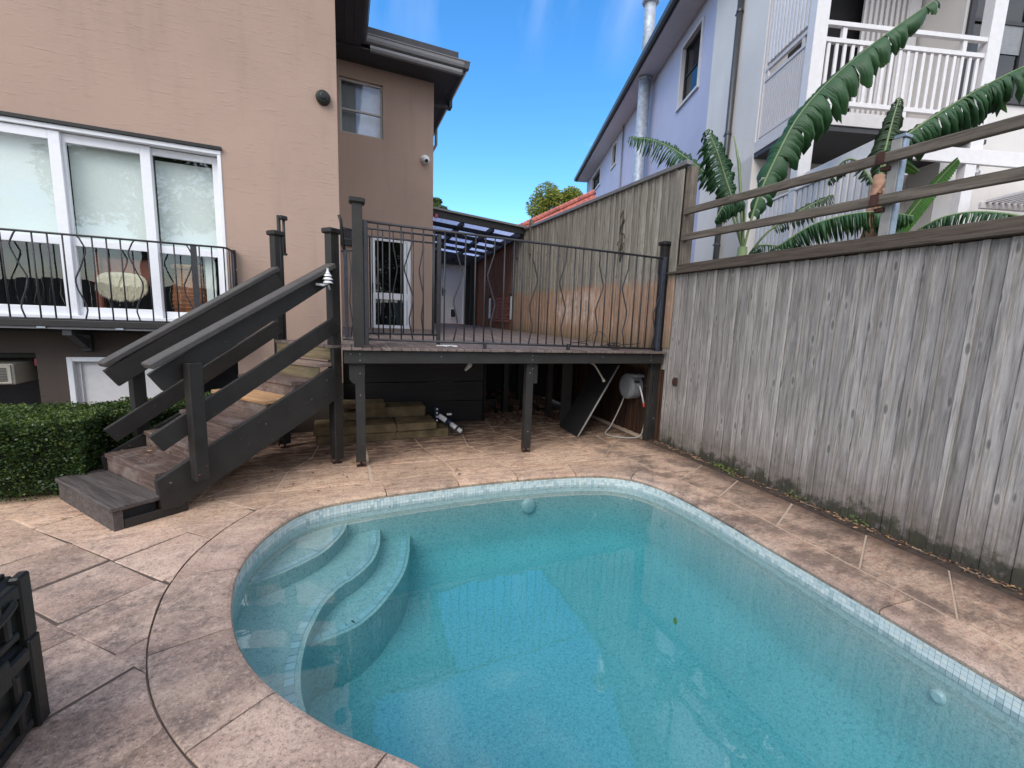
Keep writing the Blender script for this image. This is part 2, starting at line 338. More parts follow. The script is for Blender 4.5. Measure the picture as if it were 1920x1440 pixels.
# water
s=NB('pool_water')
tr=s.n('ShaderNodeBsdfTransparent'); gl=s.n('ShaderNodeBsdfGlossy'); gl.inputs['Roughness'].default_value=.0
n1=s.noise(s.pos((1,1,1)),4.5,2,.5,.3); n2=s.noise(s.pos(),22,2,.5); hh=s.math('ADD',n1,s.math('MULTIPLY',n2,.06))
u=s.n('ShaderNodeBump'); u.inputs['Strength'].default_value=.07; u.inputs['Distance'].default_value=.02; s.l(hh,u.inputs['Height']); s.l(u.outputs[0],gl.inputs['Normal']); wf_=s.schlick(.04,u.outputs[0])
m=s.n('ShaderNodeMixShader'); s.l(s.math('MULTIPLY',wf_,2.9,True),m.inputs[0]); s.l(tr.outputs[0],m.inputs[1]); s.l(gl.outputs[0],m.inputs[2]); s.l(m.outputs[0],s.out.inputs[0])
va=s.n('ShaderNodeVolumeAbsorption'); va.inputs[0].default_value=(.08,.80,.88,1); va.inputs[1].default_value=.85; s.l(va.outputs[0],s.out.inputs['Volume'])

# ---------------------------------------------------------------- mesh helpers
class MB:
    def __init__(s): s.v=[]; s.f=[]; s.mi=[]; s.cur=0
    def add(s,vs,fs):
        o=len(s.v); s.v+= [Vector(a) for a in vs]; s.f+=[tuple(i+o for i in f) for f in fs]; s.mi+=[s.cur]*len(fs); return s
    def box(s,x0,x1,y0,y1,z0,z1,bev=0):
        return s.obox(Vector(((x0+x1)/2,(y0+y1)/2,(z0+z1)/2)),Vector((1,0,0)),Vector((0,1,0)),Vector((0,0,1)),abs(x1-x0)/2,abs(y1-y0)/2,abs(z1-z0)/2,bev)
    def obox(s,c,X,Y,Z,a,b,d,bev=0):
        if bev<=0:
            vs=[c+X*(i*a)+Y*(j*b)+Z*(k*d) for i in(-1,1) for j in(-1,1) for k in(-1,1)]
            return s.add(vs,[(0,1,3,2),(4,6,7,5),(0,4,5,1),(2,3,7,6),(0,2,6,4),(1,5,7,3)])
        e=min(bev,a*.45,b*.45,d*.45); vs=[]; idx={}
        for i in(-1,1):
            for j in(-1,1):
                for k in(-1,1):
                    for t,(da,db,dd) in enumerate(((0,e,e),(e,0,e),(e,e,0))):
                        idx[(i,j,k,t)]=len(vs); vs.append(c+X*(i*(a-da))+Y*(j*(b-db))+Z*(k*(d-dd)))
        I=idx; fs=[]
        for i in(-1,1):
            q=[I[(i,-1,-1,0)],I[(i,1,-1,0)],I[(i,1,1,0)],I[(i,-1,1,0)]]; fs.append(q if i>0 else q[::-1])
            q=[I[(-1,i,-1,1)],I[(-1,i,1,1)],I[(1,i,1,1)],I[(1,i,-1,1)]]; fs.append(q if i>0 else q[::-1])
            q=[I[(-1,-1,i,2)],I[(1,-1,i,2)],I[(1,1,i,2)],I[(-1,1,i,2)]]; fs.append(q if i>0 else q[::-1])
        for i in(-1,1):
            for j in(-1,1):
                fs.append([I[(i,j,-1,0)],I[(i,j,1,0)],I[(i,j,1,1)],I[(i,j,-1,1)]])
                fs.append([I[(i,-1,j,0)],I[(i,1,j,0)],I[(i,1,j,2)],I[(i,-1,j,2)]])
                fs.append([I[(-1,i,j,1)],I[(1,i,j,1)],I[(1,i,j,2)],I[(-1,i,j,2)]])
        for i in(-1,1):
            for j in(-1,1):
                for k in(-1,1): fs.append([I[(i,j,k,0)],I[(i,j,k,1)],I[(i,j,k,2)]])
        return s.add(vs,fs)
    def tube(s,pts,r,n=8,caps=True):
        pts=[Vector(p) for p in pts]; rs=r if isinstance(r,(list,tuple)) else [r]*len(pts); rings=[]; vs=[]
        up=None
        for i,p in enumerate(pts):
            t=(pts[min(i+1,len(pts)-1)]-pts[max(i-1,0)]).normalized()
            if up is None: up=Vector((0,0,1)) if abs(t.z)<.9 else Vector((1,0,0))
            a=up-t*up.dot(t)
            if a.length<1e-4: a=t.orthogonal()
            a.normalize(); b=t.cross(a); up=a
            for k in range(n):
                an=2*math.pi*k/n+math.pi/n; vs.append(p+a*math.cos(an)*rs[i]+b*math.sin(an)*rs[i])
        fs=[(i*n+k,i*n+(k+1)%n,(i+1)*n+(k+1)%n,(i+1)*n+k) for i in range(len(pts)-1) for k in range(n)]
        if caps: fs+=[tuple(range(n))[::-1],tuple((len(pts)-1)*n+k for k in range(n))]
        return s.add(vs,fs)
    def lathe(s,c,axis,prof,n=20):   # prof: (r, h)
        axis=Vector(axis).normalized(); a=axis.orthogonal().normalized(); b=axis.cross(a); c=Vector(c); vs=[]
        for r,h in prof:
            for k in range(n):
                an=2*math.pi*k/n; vs.append(c+axis*h+a*math.cos(an)*r+b*math.sin(an)*r)
        fs=[(i*n+k,i*n+(k+1)%n,(i+1)*n+(k+1)%n,(i+1)*n+k) for i in range(len(prof)-1) for k in range(n)]
        fs+=[tuple(range(n))[::-1],tuple((len(prof)-1)*n+k for k in range(n))]
        return s.add(vs,fs)
    def prism(s,pts,ext):  # polygon (3d pts) extruded by vector
        n=len(pts); pts=[Vector(p) for p in pts]; e=Vector(ext)
        return s.add(pts+[p+e for p in pts],[tuple(range(n))[::-1],tuple(range(n,2*n))]+[(i,(i+1)%n,n+(i+1)%n,n+i) for i in range(n)])
    def quad(s,a,b,c,d): return s.add([a,b,c,d],[(0,1,2,3)])

OFF={}
def thing(name,label,cat,loc,group=None,rot=0,kind=None):
    # loc is in the design frame; the frame is turned by rot about the world Z axis
    o=bpy.data.objects.new(name,None); C.objects.link(o); loc=Vector(loc)
    o.location=Matrix.Rotation(rot,3,'Z')@loc; o.rotation_euler=(0,0,rot); o.empty_display_size=.1
    o['label']=label; o['category']=cat
    if group: o['group']=group
    if kind: o['kind']=kind
    OFF[o]=loc; return o
def fix(me):
    bm=bmesh.new(); bm.from_mesh(me); bmesh.ops.recalc_face_normals(bm,faces=bm.faces[:]); bm.to_mesh(me); bm.free()
def obj(name,mb,mat,parent=None,smooth=False,recalc=True,label=None,cat=None,group=None,kind=None,origin=None):
    off=Vector((0,0,0))
    if parent is not None: off=OFF[parent]
    elif origin is not None: off=Vector(origin)
    me=bpy.data.meshes.new(name); me.from_pydata([tuple(a-off) for a in mb.v],[],mb.f)
    for k in (mat if isinstance(mat,(list,tuple)) else [mat]): me.materials.append(MATS[k])
    for p,i in zip(me.polygons,mb.mi): p.material_index=i
    if recalc: fix(me)
    if smooth:
        for p in me.polygons: p.use_smooth=True
    me.update()
    o=bpy.data.objects.new(name,me); C.objects.link(o)
    if parent is not None:
        o.parent=parent; OFF[o]=off
    else:
        o.location=off; OFF[o]=off
    for k,x in (('label',label),('category',cat),('group',group),('kind',kind)):
        if x: o[k]=x
    return o
def plank(name,p0,p1,width,thick,wdir,mat,parent,bev=.003,warp=0,label=None,ends=None):
    """a board with local X along its length, local Y across its width"""
    p0,p1=Vector(p0),Vector(p1); X=(p1-p0).normalized(); Y=Vector(wdir); Y=(Y-X*Y.dot(X)).normalized(); Z=X.cross(Y); L=(p1-p0).length
    mb=MB()
    if ends is None: mb.obox(Vector((0,0,0)),Vector((1,0,0)),Vector((0,1,0)),Vector((0,0,1)),L/2,width/2,thick/2,bev)
    else:   # ends: shear of each end across the width (start, end)
        e0,e1=ends; h=thick/2
        q=[(-L/2-e0/2,-width/2),(L/2-e1/2,-width/2),(L/2+e1/2,width/2),(-L/2+e0/2,width/2)]
        mb.prism([(a,b,-h) for a,b in q],(0,0,thick))
    me=bpy.data.meshes.new(name); me.from_pydata([tuple(a) for a in mb.v],[],mb.f); me.materials.append(MATS[mat]); fix(me); me.update()
    o=bpy.data.objects.new(name,me); C.objects.link(o)
    off=OFF[parent]; c=(p0+p1)/2-off
    # a sub-part's parent may itself be a placed plank: go through its local matrix
    M=Matrix(((X.x,Y.x,Z.x,c.x),(X.y,Y.y,Z.y,c.y),(X.z,Y.z,Z.z,c.z),(0,0,0,1)))
    o.parent=parent; o.matrix_local=M
    if label: o['label']=label
    return o
def bar(name,path,r,mat,parent,n=8): return obj(name,MB().tube(path,r,n),mat,parent,smooth=(n>4))
def sqbar(name,p0,p1,a,mat,parent,wdir=(1,0,0)): return plank(name,p0,p1,a,a,wdir,mat,parent,.002)

def catmull(P,n=8,closed=True):
    out=[]; N=len(P)
    for i in range(N if closed else N-1):
        p=[Vector(P[(i+k-1)%N]) if closed else Vector(P[max(0,min(N-1,i+k-1))]) for k in range(4)]
        for j in range(n):
            t=j/n; out.append(.5*((2*p[1])+(-p[0]+p[2])*t+(2*p[0]-5*p[1]+4*p[2]-p[3])*t*t+(-p[0]+3*p[1]-3*p[2]+p[3])*t**3))
    if not closed: out.append(Vector(P[-1]))
    return out
def resample(P,step):
    P=P+[P[0]]; out=[]; acc=0; d=0
    for a,b in zip(P,P[1:]):
        L=(b-a).length
        while d<=acc+L and L>0:
            out.append(a.lerp(b,(d-acc)/L)); d+=step
        acc+=L
    if (out[-1]-out[0]).length<step*.5: out.pop()
    return out

# ---------------------------------------------------------------- pool outline
INNER=[(0.19,1.30),(0.05,1.43),(-.09,1.566),(-.286,1.803),(-.424,2.03),(-.515,2.26),(-.57,2.5),(-.597,2.8),(-.555,3.13),(-.427,3.45),(-.26,3.635),(0,3.717),(.376,3.755),(.742,3.77),(1.14,3.778),(1.668,3.749),(2.1,3.69),(2.42,3.585),(2.63,3.40),(2.735,3.12),(2.77,2.75),(2.765,2.35),(2.745,2.05),(2.715,1.4),(2.685,.9),(2.67,.5),(2.64,-.6),(2.6,-1.8),(2.5,-2.8),(2.1,-3.3),(1.6,-3.4),(1.1,-3.2),(.85,-2.6),(.8,-1.5),(.8,-.4),(.72,.3),(.55,.8),(.38,1.08)]
IN=resample([Vector((a,b,0)) for a,b,*_ in [tuple(p) for p in catmull([(x,y,0) for x,y in INNER],8)]],.03)
NP=len(IN)
def nrm(i):
    t=(IN[(i+1)%NP]-IN[(i-1)%NP]).normalized(); return Vector((-t.y,t.x,0))
# orientation: make the normal point away from the pool
area=sum(IN[i].x*IN[(i+1)%NP].y-IN[(i+1)%NP].x*IN[i].y for i in range(NP))
SG=1 if area<0 else -1
NR=[nrm(i)*SG for i in range(NP)]
for _ in range(6): NR=[(NR[i-1]+NR[i]+NR[(i+1)%NP]).normalized() for i in range(NP)]
def ringoff(d): return [IN[i]+NR[i]*d for i in range(NP)]
CW=.29
def sdist(p):
    best=1e9;bi=0
    for i in range(0,NP,2):
        d=(IN[i].x-p.x)**2+(IN[i].y-p.y)**2
        if d<best: best=d;bi=i
    for i in (bi-1,bi+1):
        i%=NP; d=(IN[i].x-p.x)**2+(IN[i].y-p.y)**2
        if d<best: best=d;bi=i
    v=Vector((p.x,p.y,0))-IN[bi]; return (math.sqrt(best) if v.dot(NR[bi])>0 else -math.sqrt(best)),bi

# ---------------------------------------------------------------- ground sheets with a hole for the pool
def holed(name,outer,z,mat,d,**k):
    bm=bmesh.new(); ring=ringoff(d)[::2]
    a=[bm.verts.new((p.x,p.y,z)) for p in ring]; b=[bm.verts.new((x,y,z)) for x,y in outer]
    ea=[bm.edges.new((a[i],a[(i+1)%len(a)])) for i in range(len(a))]; eb=[bm.edges.new((b[i],b[(i+1)%len(b)])) for i in range(len(b))]
    bmesh.ops.triangle_fill(bm,use_beauty=True,use_dissolve=False,edges=ea+eb)
    for f in bm.faces:
        if f.normal.z<0: f.normal_flip()
    me=bpy.data.meshes.new(name); bm.to_mesh(me); bm.free(); me.materials.append(MATS[mat]); o=bpy.data.objects.new(name,me); C.objects.link(o)
    for kk,v in k.items(): o[kk]=v
    return o
ground=holed('ground',[(-400,-400),(400,-400),(400,400),(-400,400)],-.07,'soil',.2,kind='structure')
s=NB('joint_fill'); q=s.z(); n_=s.noise(s.pos(),5,5,.7); k_=s.math('ADD',s.math('MAXIMUM',s.rng(q[1],3.6,4.0),s.rng(q[0],1.0,2.0)),s.rng(n_,.3,.7,-.25,.25))
s.done(s.mix(s.rng(k_,.3,.6,0,1,True),(.10,.078,.065),(.52,.40,.30)),.95,n_,.5,.01,0,.2)
patio=holed('patio',[(-6,-5),(3.75,-5),(3.75,6.6),(-6,6.6)],-.002,'joint_fill',.1,kind='structure')
OFF[patio]=Vector((0,0,0))

# flags: a 45 degree coursed layout on the left, larger angled flags beyond and to the right
def flag(poly):
    # densify, push off the coping, build a thin slab
    pts=[]
    n=len(poly)
    for i in range(n):
        a,b=Vector(poly[i]),Vector(poly[(i+1)%n]); k=max(1,int((b-a).length/.014))
        for j in range(k): pts.append(a.lerp(b,j/k))
    q=[];cut=False; inside=0
    for p in pts:
        d,bi=sdist(p)
        gp=.019 if p.x>2.8 else (.011 if (p.x>.6 or p.y>3.9) else .0055)
        if d<CW+gp:
            inside+=1; r=IN[bi]+NR[bi]*(CW+gp); p=Vector((r.x,r.y)); cut=True
        q.append(Vector((p.x,p.y)))
    if inside>=len(pts): return
    # drop corners that do not bend, merge near duplicates
    r=[]
    for p in q:
        if not r or (p-r[-1]).length>.009: r.append(p)
    if len(r)>2 and (r[0]-r[-1]).length<.009: r.pop()
    k=0
    while k<len(r) and len(r)>3:
        a,b,c=r[k-1],r[k],r[(k+1)%len(r)]
        if abs((b-a).cross(c-b))<1e-5*1.0 and (b-a).dot(c-b)>0: r.pop(k)
        else: k+=1
    if len(r)<3: return
    A=abs(sum(r[i].x*r[(i+1)%len(r)].y-r[(i+1)%len(r)].x*r[i].y for i in range(len(r))))/2
    if A<.0012: return
    c=sum(r,Vector((0,0)))/len(r); dz=random.uniform(-.0025,.0025); tx,ty=random.uniform(-.004,.004),random.uniform(-.004,.004)
    bm=bmesh.new()
    def zz(p): return dz+tx*(p.x-c.x)+ty*(p.y-c.y)
    top=[bm.verts.new((p.x-c.x,p.y-c.y,zz(p))) for p in r]
    # inset rim for a worn arris
    bot=[bm.verts.new((p.x-c.x,p.y-c.y,-.03)) for p in r]
    ins=[]
    for i,p in enumerate(r):
        d=(c-p); d=d.normalized()*.006 if d.length>0 else d; ins.append(bm.verts.new((p.x-c.x+d.x,p.y-c.y+d.y,zz(p)+.0035)))
    m=len(r)
    bm.faces.new(ins)
    for i in range(m):
        j=(i+1)%m
        bm.faces.new((top[i],top[j],ins[j],ins[i])); bm.faces.new((bot[i],bot[j],top[j],top[i]))
    bmesh.ops.recalc_face_normals(bm,faces=bm.faces[:])
    me=bpy.data.meshes.new('paving_stone'); bm.to_mesh(me); bm.free(); me.materials.append(MATS['sandstone'])
    o=bpy.data.objects.new('paving_stone',me); C.objects.link(o); o.location=(c.x,c.y,0); o.parent=patio
def shrink(poly,g):
    c=sum((Vector(p) for p in poly),Vector((0,0)))/len(poly)
    return [c+(Vector(p)-c)*(1-g/max(.05,(Vector(p)-c).length)) for p in poly]
def inter(u,v): # u = along (1,1)/sqrt2 , v along (-1,1)/sqrt2
    k=.70711; return Vector((k*(u-v),k*(u+v)))
def clipbox(poly,x0,x1,y0,y1):
    for ax,lim,sg in ((0,x0,1),(0,x1,-1),(1,y0,1),(1,y1,-1)):
        out=[];n=len(poly)
        for i in range(n):
            a,b=poly[i],poly[(i+1)%n]; da=(a[ax]-lim)*sg; db=(b[ax]-lim)*sg
            if da>=0: out.append(a)
            if da*db<0: out.append(a.lerp(b,da/(da-db)))
        poly=out
        if len(poly)<3: return None
    return poly
rows=[-3.0,-2.55,-2.12,-1.68,-1.25,-.83,-.42,.03,.48,.945,1.347,1.75,2.16,2.60,3.02]
for i,(u0,u1) in enumerate(zip(rows,rows[1:])):
    v=-1.4+.23*(i%2)
    if u0==.945: v=-.03-.9
    if u0==.48: v=-.42-.45
    while v<6.4:
        L=.452+(.0 if .9<u0<1.4 else random.uniform(-.06,.16))
        if u0==.945: L=.454
        v1=v+L
        poly=[inter(u0,v),inter(u1,v),inter(u1,v1),inter(u0,v1)]
        poly=[p+Vector((random.uniform(-.012,.012),random.uniform(-.012,.012))) for p in poly]
        poly=clipbox(poly,-4.2,2.2,-1.0,4.02)
        if poly:
            cx=sum(p.x for p in poly)/len(poly)
            # keep the left-hand field only; the other flags are laid below
            k=[p for p in poly]
            if cx<.0 and min(p.x for p in k)<-.1: flag(shrink(clipbox(poly,-4.2,.2,-1.,4.02) or poly,.0065))
        v=v1
# larger, irregular flags behind the pool (y>4.02), split on slanting joints
def field(x0,x1,y0,y1,nx,ny,jx,jy,slant,seed):
    rnd=random.Random(seed); P={}
    for i in range(nx+1):
        for j in range(ny+1):
            x=x0+(x1-x0)*i/nx+(rnd.uniform(-jx,jx) if 0<i<nx else 0)+(slant*(j-ny/2) if 0<i<nx else 0)
            y=y0+(y1-y0)*j/ny+(rnd.uniform(-jy,jy) if 0<j<ny else 0)
            P[i,j]=Vector((x,y))
    for i in range(nx):
        for j in range(ny):
            q=[P[i,j],P[i+1,j],P[i+1,j+1],P[i,j+1]]
            k=rnd.random()
            if k<.3: flag(shrink([q[0],q[1],q[2]],.012)); flag(shrink([q[0],q[2],q[3]],.012))
            elif k<.5: flag(shrink([q[0],q[1],q[3]],.012)); flag(shrink([q[1],q[2],q[3]],.012))
            else: flag(shrink(q,.009))
field(-4.2,.2,4.03,6.3,8,5,.06,.05,.07,3)
field(.21,3.62,4.03,6.4,6,5,.09,.05,-.06,5)
# strip between the coping and the fence, broken by raking joints
ys=[-1.2,-.5,.15,.62,1.02,1.52,2.13,2.72,3.2,4.02]
for i,(a,b) in enumerate(zip(ys,ys[1:])):
    sk=.20
    x0=2.95
    sk+=.13
    ya0,yb0=a,b; ya1,yb1=a+sk,b+sk
    if i==len(ys)-2: yb1=b; flag(shrink([Vector((x0,b-.02)),Vector((3.62,b-.01)),Vector((3.62,b))],.004))
    flag(shrink([Vector((x0,ya0)),Vector((3.62,ya1)),Vector((3.62,yb1)),Vector((x0,yb0))],.010))
flag(shrink([Vector((.21,3.7)),Vector((1.5,3.7)),Vector((1.5,4.02)),Vector((.21,4.02))],.005))
flag(shrink([Vector((1.51,3.6)),Vector((2.2,3.6)),Vector((2.3,4.02)),Vector((1.51,4.02))],.008)); flag(shrink([Vector((2.2,3.6)),Vector((2.94,3.2)),Vector((2.94,4.02)),Vector((2.3,4.02))],.008))
# soil and litter strip at the foot of the fence
mb=MB(); rr=random.Random(5)
for y in [ -1+.05*k for k in range(112)]:
    a=rr.uniform(0,.05); mb.box(3.60,3.70,y,y+.052,-.06,.004+a*.25)
obj('soil_strip',mb,'soil',kind='structure')

# ---------------------------------------------------------------- swimming pool
pool=thing('swimming_pool','lagoon shaped pool with pale plaster, mosaic waterline and curved sandstone coping','pool',(1.1,1.2,-.9))
jp=[(-.304,1.802),(-.515,2.276),(-.593,2.853),(-.33,3.56),(.30,3.75),(.93,3.77),(1.50,3.766),(2.11,3.694),(2.602,3.43),(2.781,2.453),(2.72,1.239),(2.66,.1),(2.6,-1.2),(2.5,-2.4),(1.6,-3.4),(.8,-2.0),(.8,-.8),(.70,.2),(.113,1.381)]
ji=[]
for x,y in jp:
    ji.append(min(range(NP),key=lambda i:(IN[i].x-x)**2+(IN[i].y-y)**2))
ji=sorted(set(ji))
PROF=[(-.012,-.030),(-.018,-.016),(-.012,-.004),(.004,.002),(.03,.005),(.284,.005),(CW-.001,.001),(CW,-.05),(.0,-.05)]
for a,b in zip(ji,ji[1:]+[ji[0]+NP]):
    if b-a<3: continue
    idx=[i for i in range(a,b+1,2)]
    if idx[-1]!=b: idx.append(b)
    vs=[];m=len(PROF)
    for k,i in enumerate(idx):
        p=IN[i%NP].copy(); n=NR[i%NP]; t=Vector((n.y,-n.x,0))
        dirn=(IN[(i+1)%NP]-IN[(i-1)%NP]).normalized()
        sh=.004 if k==0 else (-.004 if k==len(idx)-1 else 0)
        for d,h in PROF: vs.append(p+n*d+dirn*sh+Vector((0,0,h)))
    fs=[(k*m+j,k*m+(j+1)%m,(k+1)*m+(j+1)%m,(k+1)*m+j) for k in range(len(idx)-1) for j in range(m)]
    fs+=[tuple(range(m)),tuple((len(idx)-1)*m+j for j in range(m))[::-1]]
    mb=MB(); mb.add(vs,fs); obj('coping_stone',mb,'sandstone',pool)
# shell: wall then floor with a coved corner
FL=-.78
mb=MB(); prof=[(.004,-.035),(.004,-.60),(-.05,-.70),(-.16,-.76),(-.34,FL)]
idx=list(range(0,NP,3)); m=len(idx); vs=[]
def offp(i,d):
    return IN[i]+NR[i]*d
for d,h in prof:
    for i in idx: p=offp(i,d); vs.append(Vector((p.x,p.y,h)))
fs=[(r*m+k,r*m+(k+1)%m,(r+1)*m+(k+1)%m,(r+1)*m+k) for r in range(len(prof)-1) for k in range(m)]
fs.append(tuple((len(prof)-1)*m+k for k in range(m)))
mb.add(vs,fs); obj('shell',mb,'pool_plaster',pool,smooth=True)
# waterline mosaic: the tiles nearest the camera one by one, the rest joined
WL=-.112
TP=.0262
tiles=[]
rt=random.Random(11)
acc=0; L=[0]
for i in range(NP): L.append(L[-1]+(IN[(i+1)%NP]-IN[i]).length)
total=L[-1]; nT=int(total/TP)
def along(s_):
    s_%=total
    import bisect
    i=bisect.bisect_right(L,s_)-1; i=min(i,NP-1); t=(s_-L[i])/max(1e-9,L[i+1]-L[i]); p=IN[i].lerp(IN[(i+1)%NP],t); n=NR[i].lerp(NR[(i+1)%NP],t).normalized(); return p,n
for k in range(nT):
    p,n=along((k+.5)*TP)
    for r in range(4):
        z=-.036-TP*(r+.5)
        tiles.append((p,n,z,rt.choices((0,1,2,3),(.46,.24,.14,.16))[0]))
def tilemesh(mb,p,n,z):
    t=Vector((n.y,-n.x,0)); mb.obox(Vector((p.x,p.y,z))-n*.0005,t,n,Vector((0,0,1)),TP/2-.0008,.0035,TP/2-.0008)
TM=['tile_pale','tile_mid','tile_dark','tile_cream']
def score(t):
    p,n,z,_=t; d=Vector((p.x,p.y,z))-Vector((0,0,1.5)); dep=d.dot(cf)
    if dep<.3: return -1
    x=1005.87+823.87*d.dot(cr)/dep; y=723.3-823.87*d.dot(cu)/dep
    if not(0<x<1920 and 0<y<1440) or n.dot(d)<0 or z<WL-.02: return -1
    return 1/dep
tiles.sort(key=score,reverse=True)
sing,rest=tiles[:280],tiles[280:]
base=[]
for mi in range(4):
    mb=MB(); mb.obox(Vector((0,0,0)),Vector((1,0,0)),Vector((0,1,0)),Vector((0,0,1)),TP/2-.0008,.0035,TP/2-.0008)
    me=bpy.data.meshes.new('tile'); me.from_pydata([tuple(a) for a in mb.v],[],mb.f); me.materials.append(MATS[TM[mi]]); fix(me); base.append(me)
for p,n,z,mi in sing:
    o=bpy.data.objects.new('tile',base[mi]); C.objects.link(o); o.parent=pool
    t=Vector((n.y,-n.x,0)); c=Vector((p.x,p.y,z))-n*.0005-OFF[pool]
    o.matrix_local=Matrix(((t.x,n.x,0,c.x),(t.y,n.y,0,c.y),(0,0,1,c.z),(0,0,0,1)))
mb=MB()
for p,n,z,mi in rest: mb.cur=mi; tilemesh(mb,p,n,z)
obj('mosaic_tiles',mb,TM,pool,kind='stuff')
# curved entry steps in the rounded end
def step(name,edge,z,zb,tile_w=.05):
    """edge: curve of the nosing; the tread fills from it back to the pool wall on the left"""
    E=catmull([(x,y,0) for x,y in edge],6,False)
    # close along the pool wall
    def near(p): return min(range(NP),key=lambda i:(IN[i]-p).length)
    i0,i1=near(E[0]),near(E[-1])
    # walk the wall from the end of the edge back to its start through the left end of the pool
    path=[];lft=min(range(NP),key=lambda i:IN[i].x)
    def walk(a,b,dr):
        r=[];i=a
        while i!=b: r.append(i); i=(i+dr)%NP
        r.append(b); return r
    w1=walk(i1,i0,1); w2=walk(i1,i0,-1)
    wk=min((w1,w2),key=len)
    W=[IN[i]+NR[i]*.02 for i in wk[::3]]
    poly=[Vector((p.x,p.y,z)) for p in E+W]
    mb=MB(); n=len(poly); lo=[Vector((p.x,p.y,zb)) for p in poly]
    mb.add(poly+lo,[tuple(range(n))]+[(i,(i+1)%n,n+(i+1)%n,n+i) for i in range(n)])
    st=obj('step',mb,'pool_plaster',pool)
    # inlaid nosing tiles
    Lc=0; pos=[]
    acc=0; d=.02; step_=.052
    for a,b in zip(E,E[1:]):
        l=(b-a).length
        while d<acc+l:
            pos.append((a.lerp(b,(d-acc)/l),(b-a).normalized())); d+=step_
        acc+=l
    for p,t in pos:
        nn=Vector((-t.y,t.x,0)); c=p+nn*( .05 if True else 0)
        d1,_=sdist(c)
        if d1>-.0: continue
        # inward side is the one further from the open water
        mb=MB(); mb.obox(Vector((c.x,c.y,z+.002)),t,nn,Vector((0,0,1)),.024,.022,.003)
        obj('step_tile',mb,'step_tile',st)
    return st
# edges run from the far wall round to the left wall; left-hand normal points to the tread
step('step',[(-.60,3.02),(-.53,3.035),(-.368,3.118),(-.183,3.267),(-.082,3.434),(-.025,3.58),(.0,3.73)],-.215,-.8)
step('step',[(-.07,1.56),(-.12,1.76),(-.175,1.968),(-.22,2.145),(-.234,2.326),(-.222,2.527),(-.19,2.68),(-.138,2.847),(-.046,2.993),(.057,3.089),(.173,3.268),(.235,3.5),(.255,3.75)],-.325,-.8)
step('step',[(-.24,2.60),(-.162,2.622),(.013,2.677),(.108,2.746),(.216,2.878),(.371,3.155),(.45,3.42),(.504,3.75)],-.43,-.8)
# light and return fitting
mb=MB(); mb.lathe((1.63,3.765,-.30),(0,-1,0),[(.078,-.02),(.078,.02),(.06,.045),(.03,.055)],24)
obj('pool_light',mb,'tile_mid',pool,smooth=False)
mb=MB(); mb.lathe((2.69,.95,-.27),(-1,0,0),[(.034,-.02),(.034,.012),(.022,.022)],20); obj('return_jet',mb,'tile_pale',pool)
# water body
mb=MB(); idx=list(range(0,NP,3)); m=len(idx); W=[IN[i]+NR[i]*.05 for i in idx]
mb.add([Vector((p.x,p.y,WL)) for p in W]+[Vector((p.x,p.y,-1.0)) for p in W],[tuple(range(m)),tuple(range(2*m-1,m-1,-1))]+[(i,(i+1)%m,m+(i+1)%m,m+i) for i in range(m)])
obj('water',mb,'pool_water',kind='structure')
mb=MB(); lf=[(1.625,1.665),(1.632,1.69),(1.652,1.712),(1.672,1.722),(1.664,1.698),(1.648,1.676)]
mb.add([Vector((x,y,WL+.003+(.004 if i in(0,3) else 0))) for i,(x,y) in enumerate(lf)],[tuple(range(6))])
obj('floating_leaf',mb,'banana_leaf_bright',label='single small green leaf floating on the pool water',cat='leaf')
for k,(x,y,a) in enumerate(((1.93,3.66,.3),(.33,3.705,1.2),(2.3,3.56,.1))):
    mb=MB(); c=math.cos(a)*.022; s_=math.sin(a)*.022
    mb.add([Vector((x-c,y-s_,WL+.003)),Vector((x+s_*.3,y-c*.3,WL+.006)),Vector((x+c,y+s_,WL+.003)),Vector((x-s_*.3,y+c*.3,WL+.004))],[(0,1,2,3)])
    obj('floating_leaf',mb,'dry_leaf',label=('brown leaf floating by the far pool wall right of the pool light','brown leaf floating by the far tile line above the entry steps','brown leaf floating near the far right corner of the pool')[k],cat='leaf',group='dead leaves on the pool water')

# ================================================================ HOUSE
house=thing('rendered_house','two storey taupe rendered house with dark eaves and gutters beside the pool','house',(-.3,6,0))
def wallgrid(mb,axis,pos,thick,u0,u1,z0,z1,holes):
    """wall slab split round rectangular holes (u0,u1,z0,z1). axis 'y': front face at y=pos, runs in x"""
    us=sorted({u0,u1,*[h[0] for h in holes],*[h[1] for h in holes]}); zs=sorted({z0,z1,*[h[2] for h in holes],*[h[3] for h in holes]})
    us=[u for u in us if u0<=u<=u1]; zs=[z for z in zs if z0<=z<=z1]
    for a,b in zip(us,us[1:]):
        for c,d in zip(zs,zs[1:]):
            um,zm=(a+b)/2,(c+d)/2
            if any(h[0]<um<h[1] and h[2]<zm<h[3] for h in holes): continue
            if axis=='y': mb.box(a,b,pos,pos+thick,c,d)
            else: mb.box(pos-thick,pos,a,b,c,d)
WH=(-6.2,-1.165,1.325,3.185)
mb=MB(); wallgrid(mb,'y',6.0,.22,-8,-.012,.62,7.2,[WH,(-8,-1.12,.6,1.19)]); obj('wall',mb,'render_taupe',house)
mb=MB(); wallgrid(mb,'y',6.002,.218,-8,-.012,-.05,1.19,[(-2.58,-1.66,-.0,.925),(-5,-2.815,-.0,.97),(-1.61,-1.12,-.0,1.12),(-1.12,0,.62,1.3)]); obj('lower_wall',mb,'render_taupe_shaded',house,label='ground floor wall with shade put into its colour')  # covers the wall below the balcony and the plinth by the stair, colour holds shade
mb=MB(); mb.box(-1.62,-1.10,6.5,6.55,-.05,1.19); obj('dark_recess',mb,'room_dark',house)
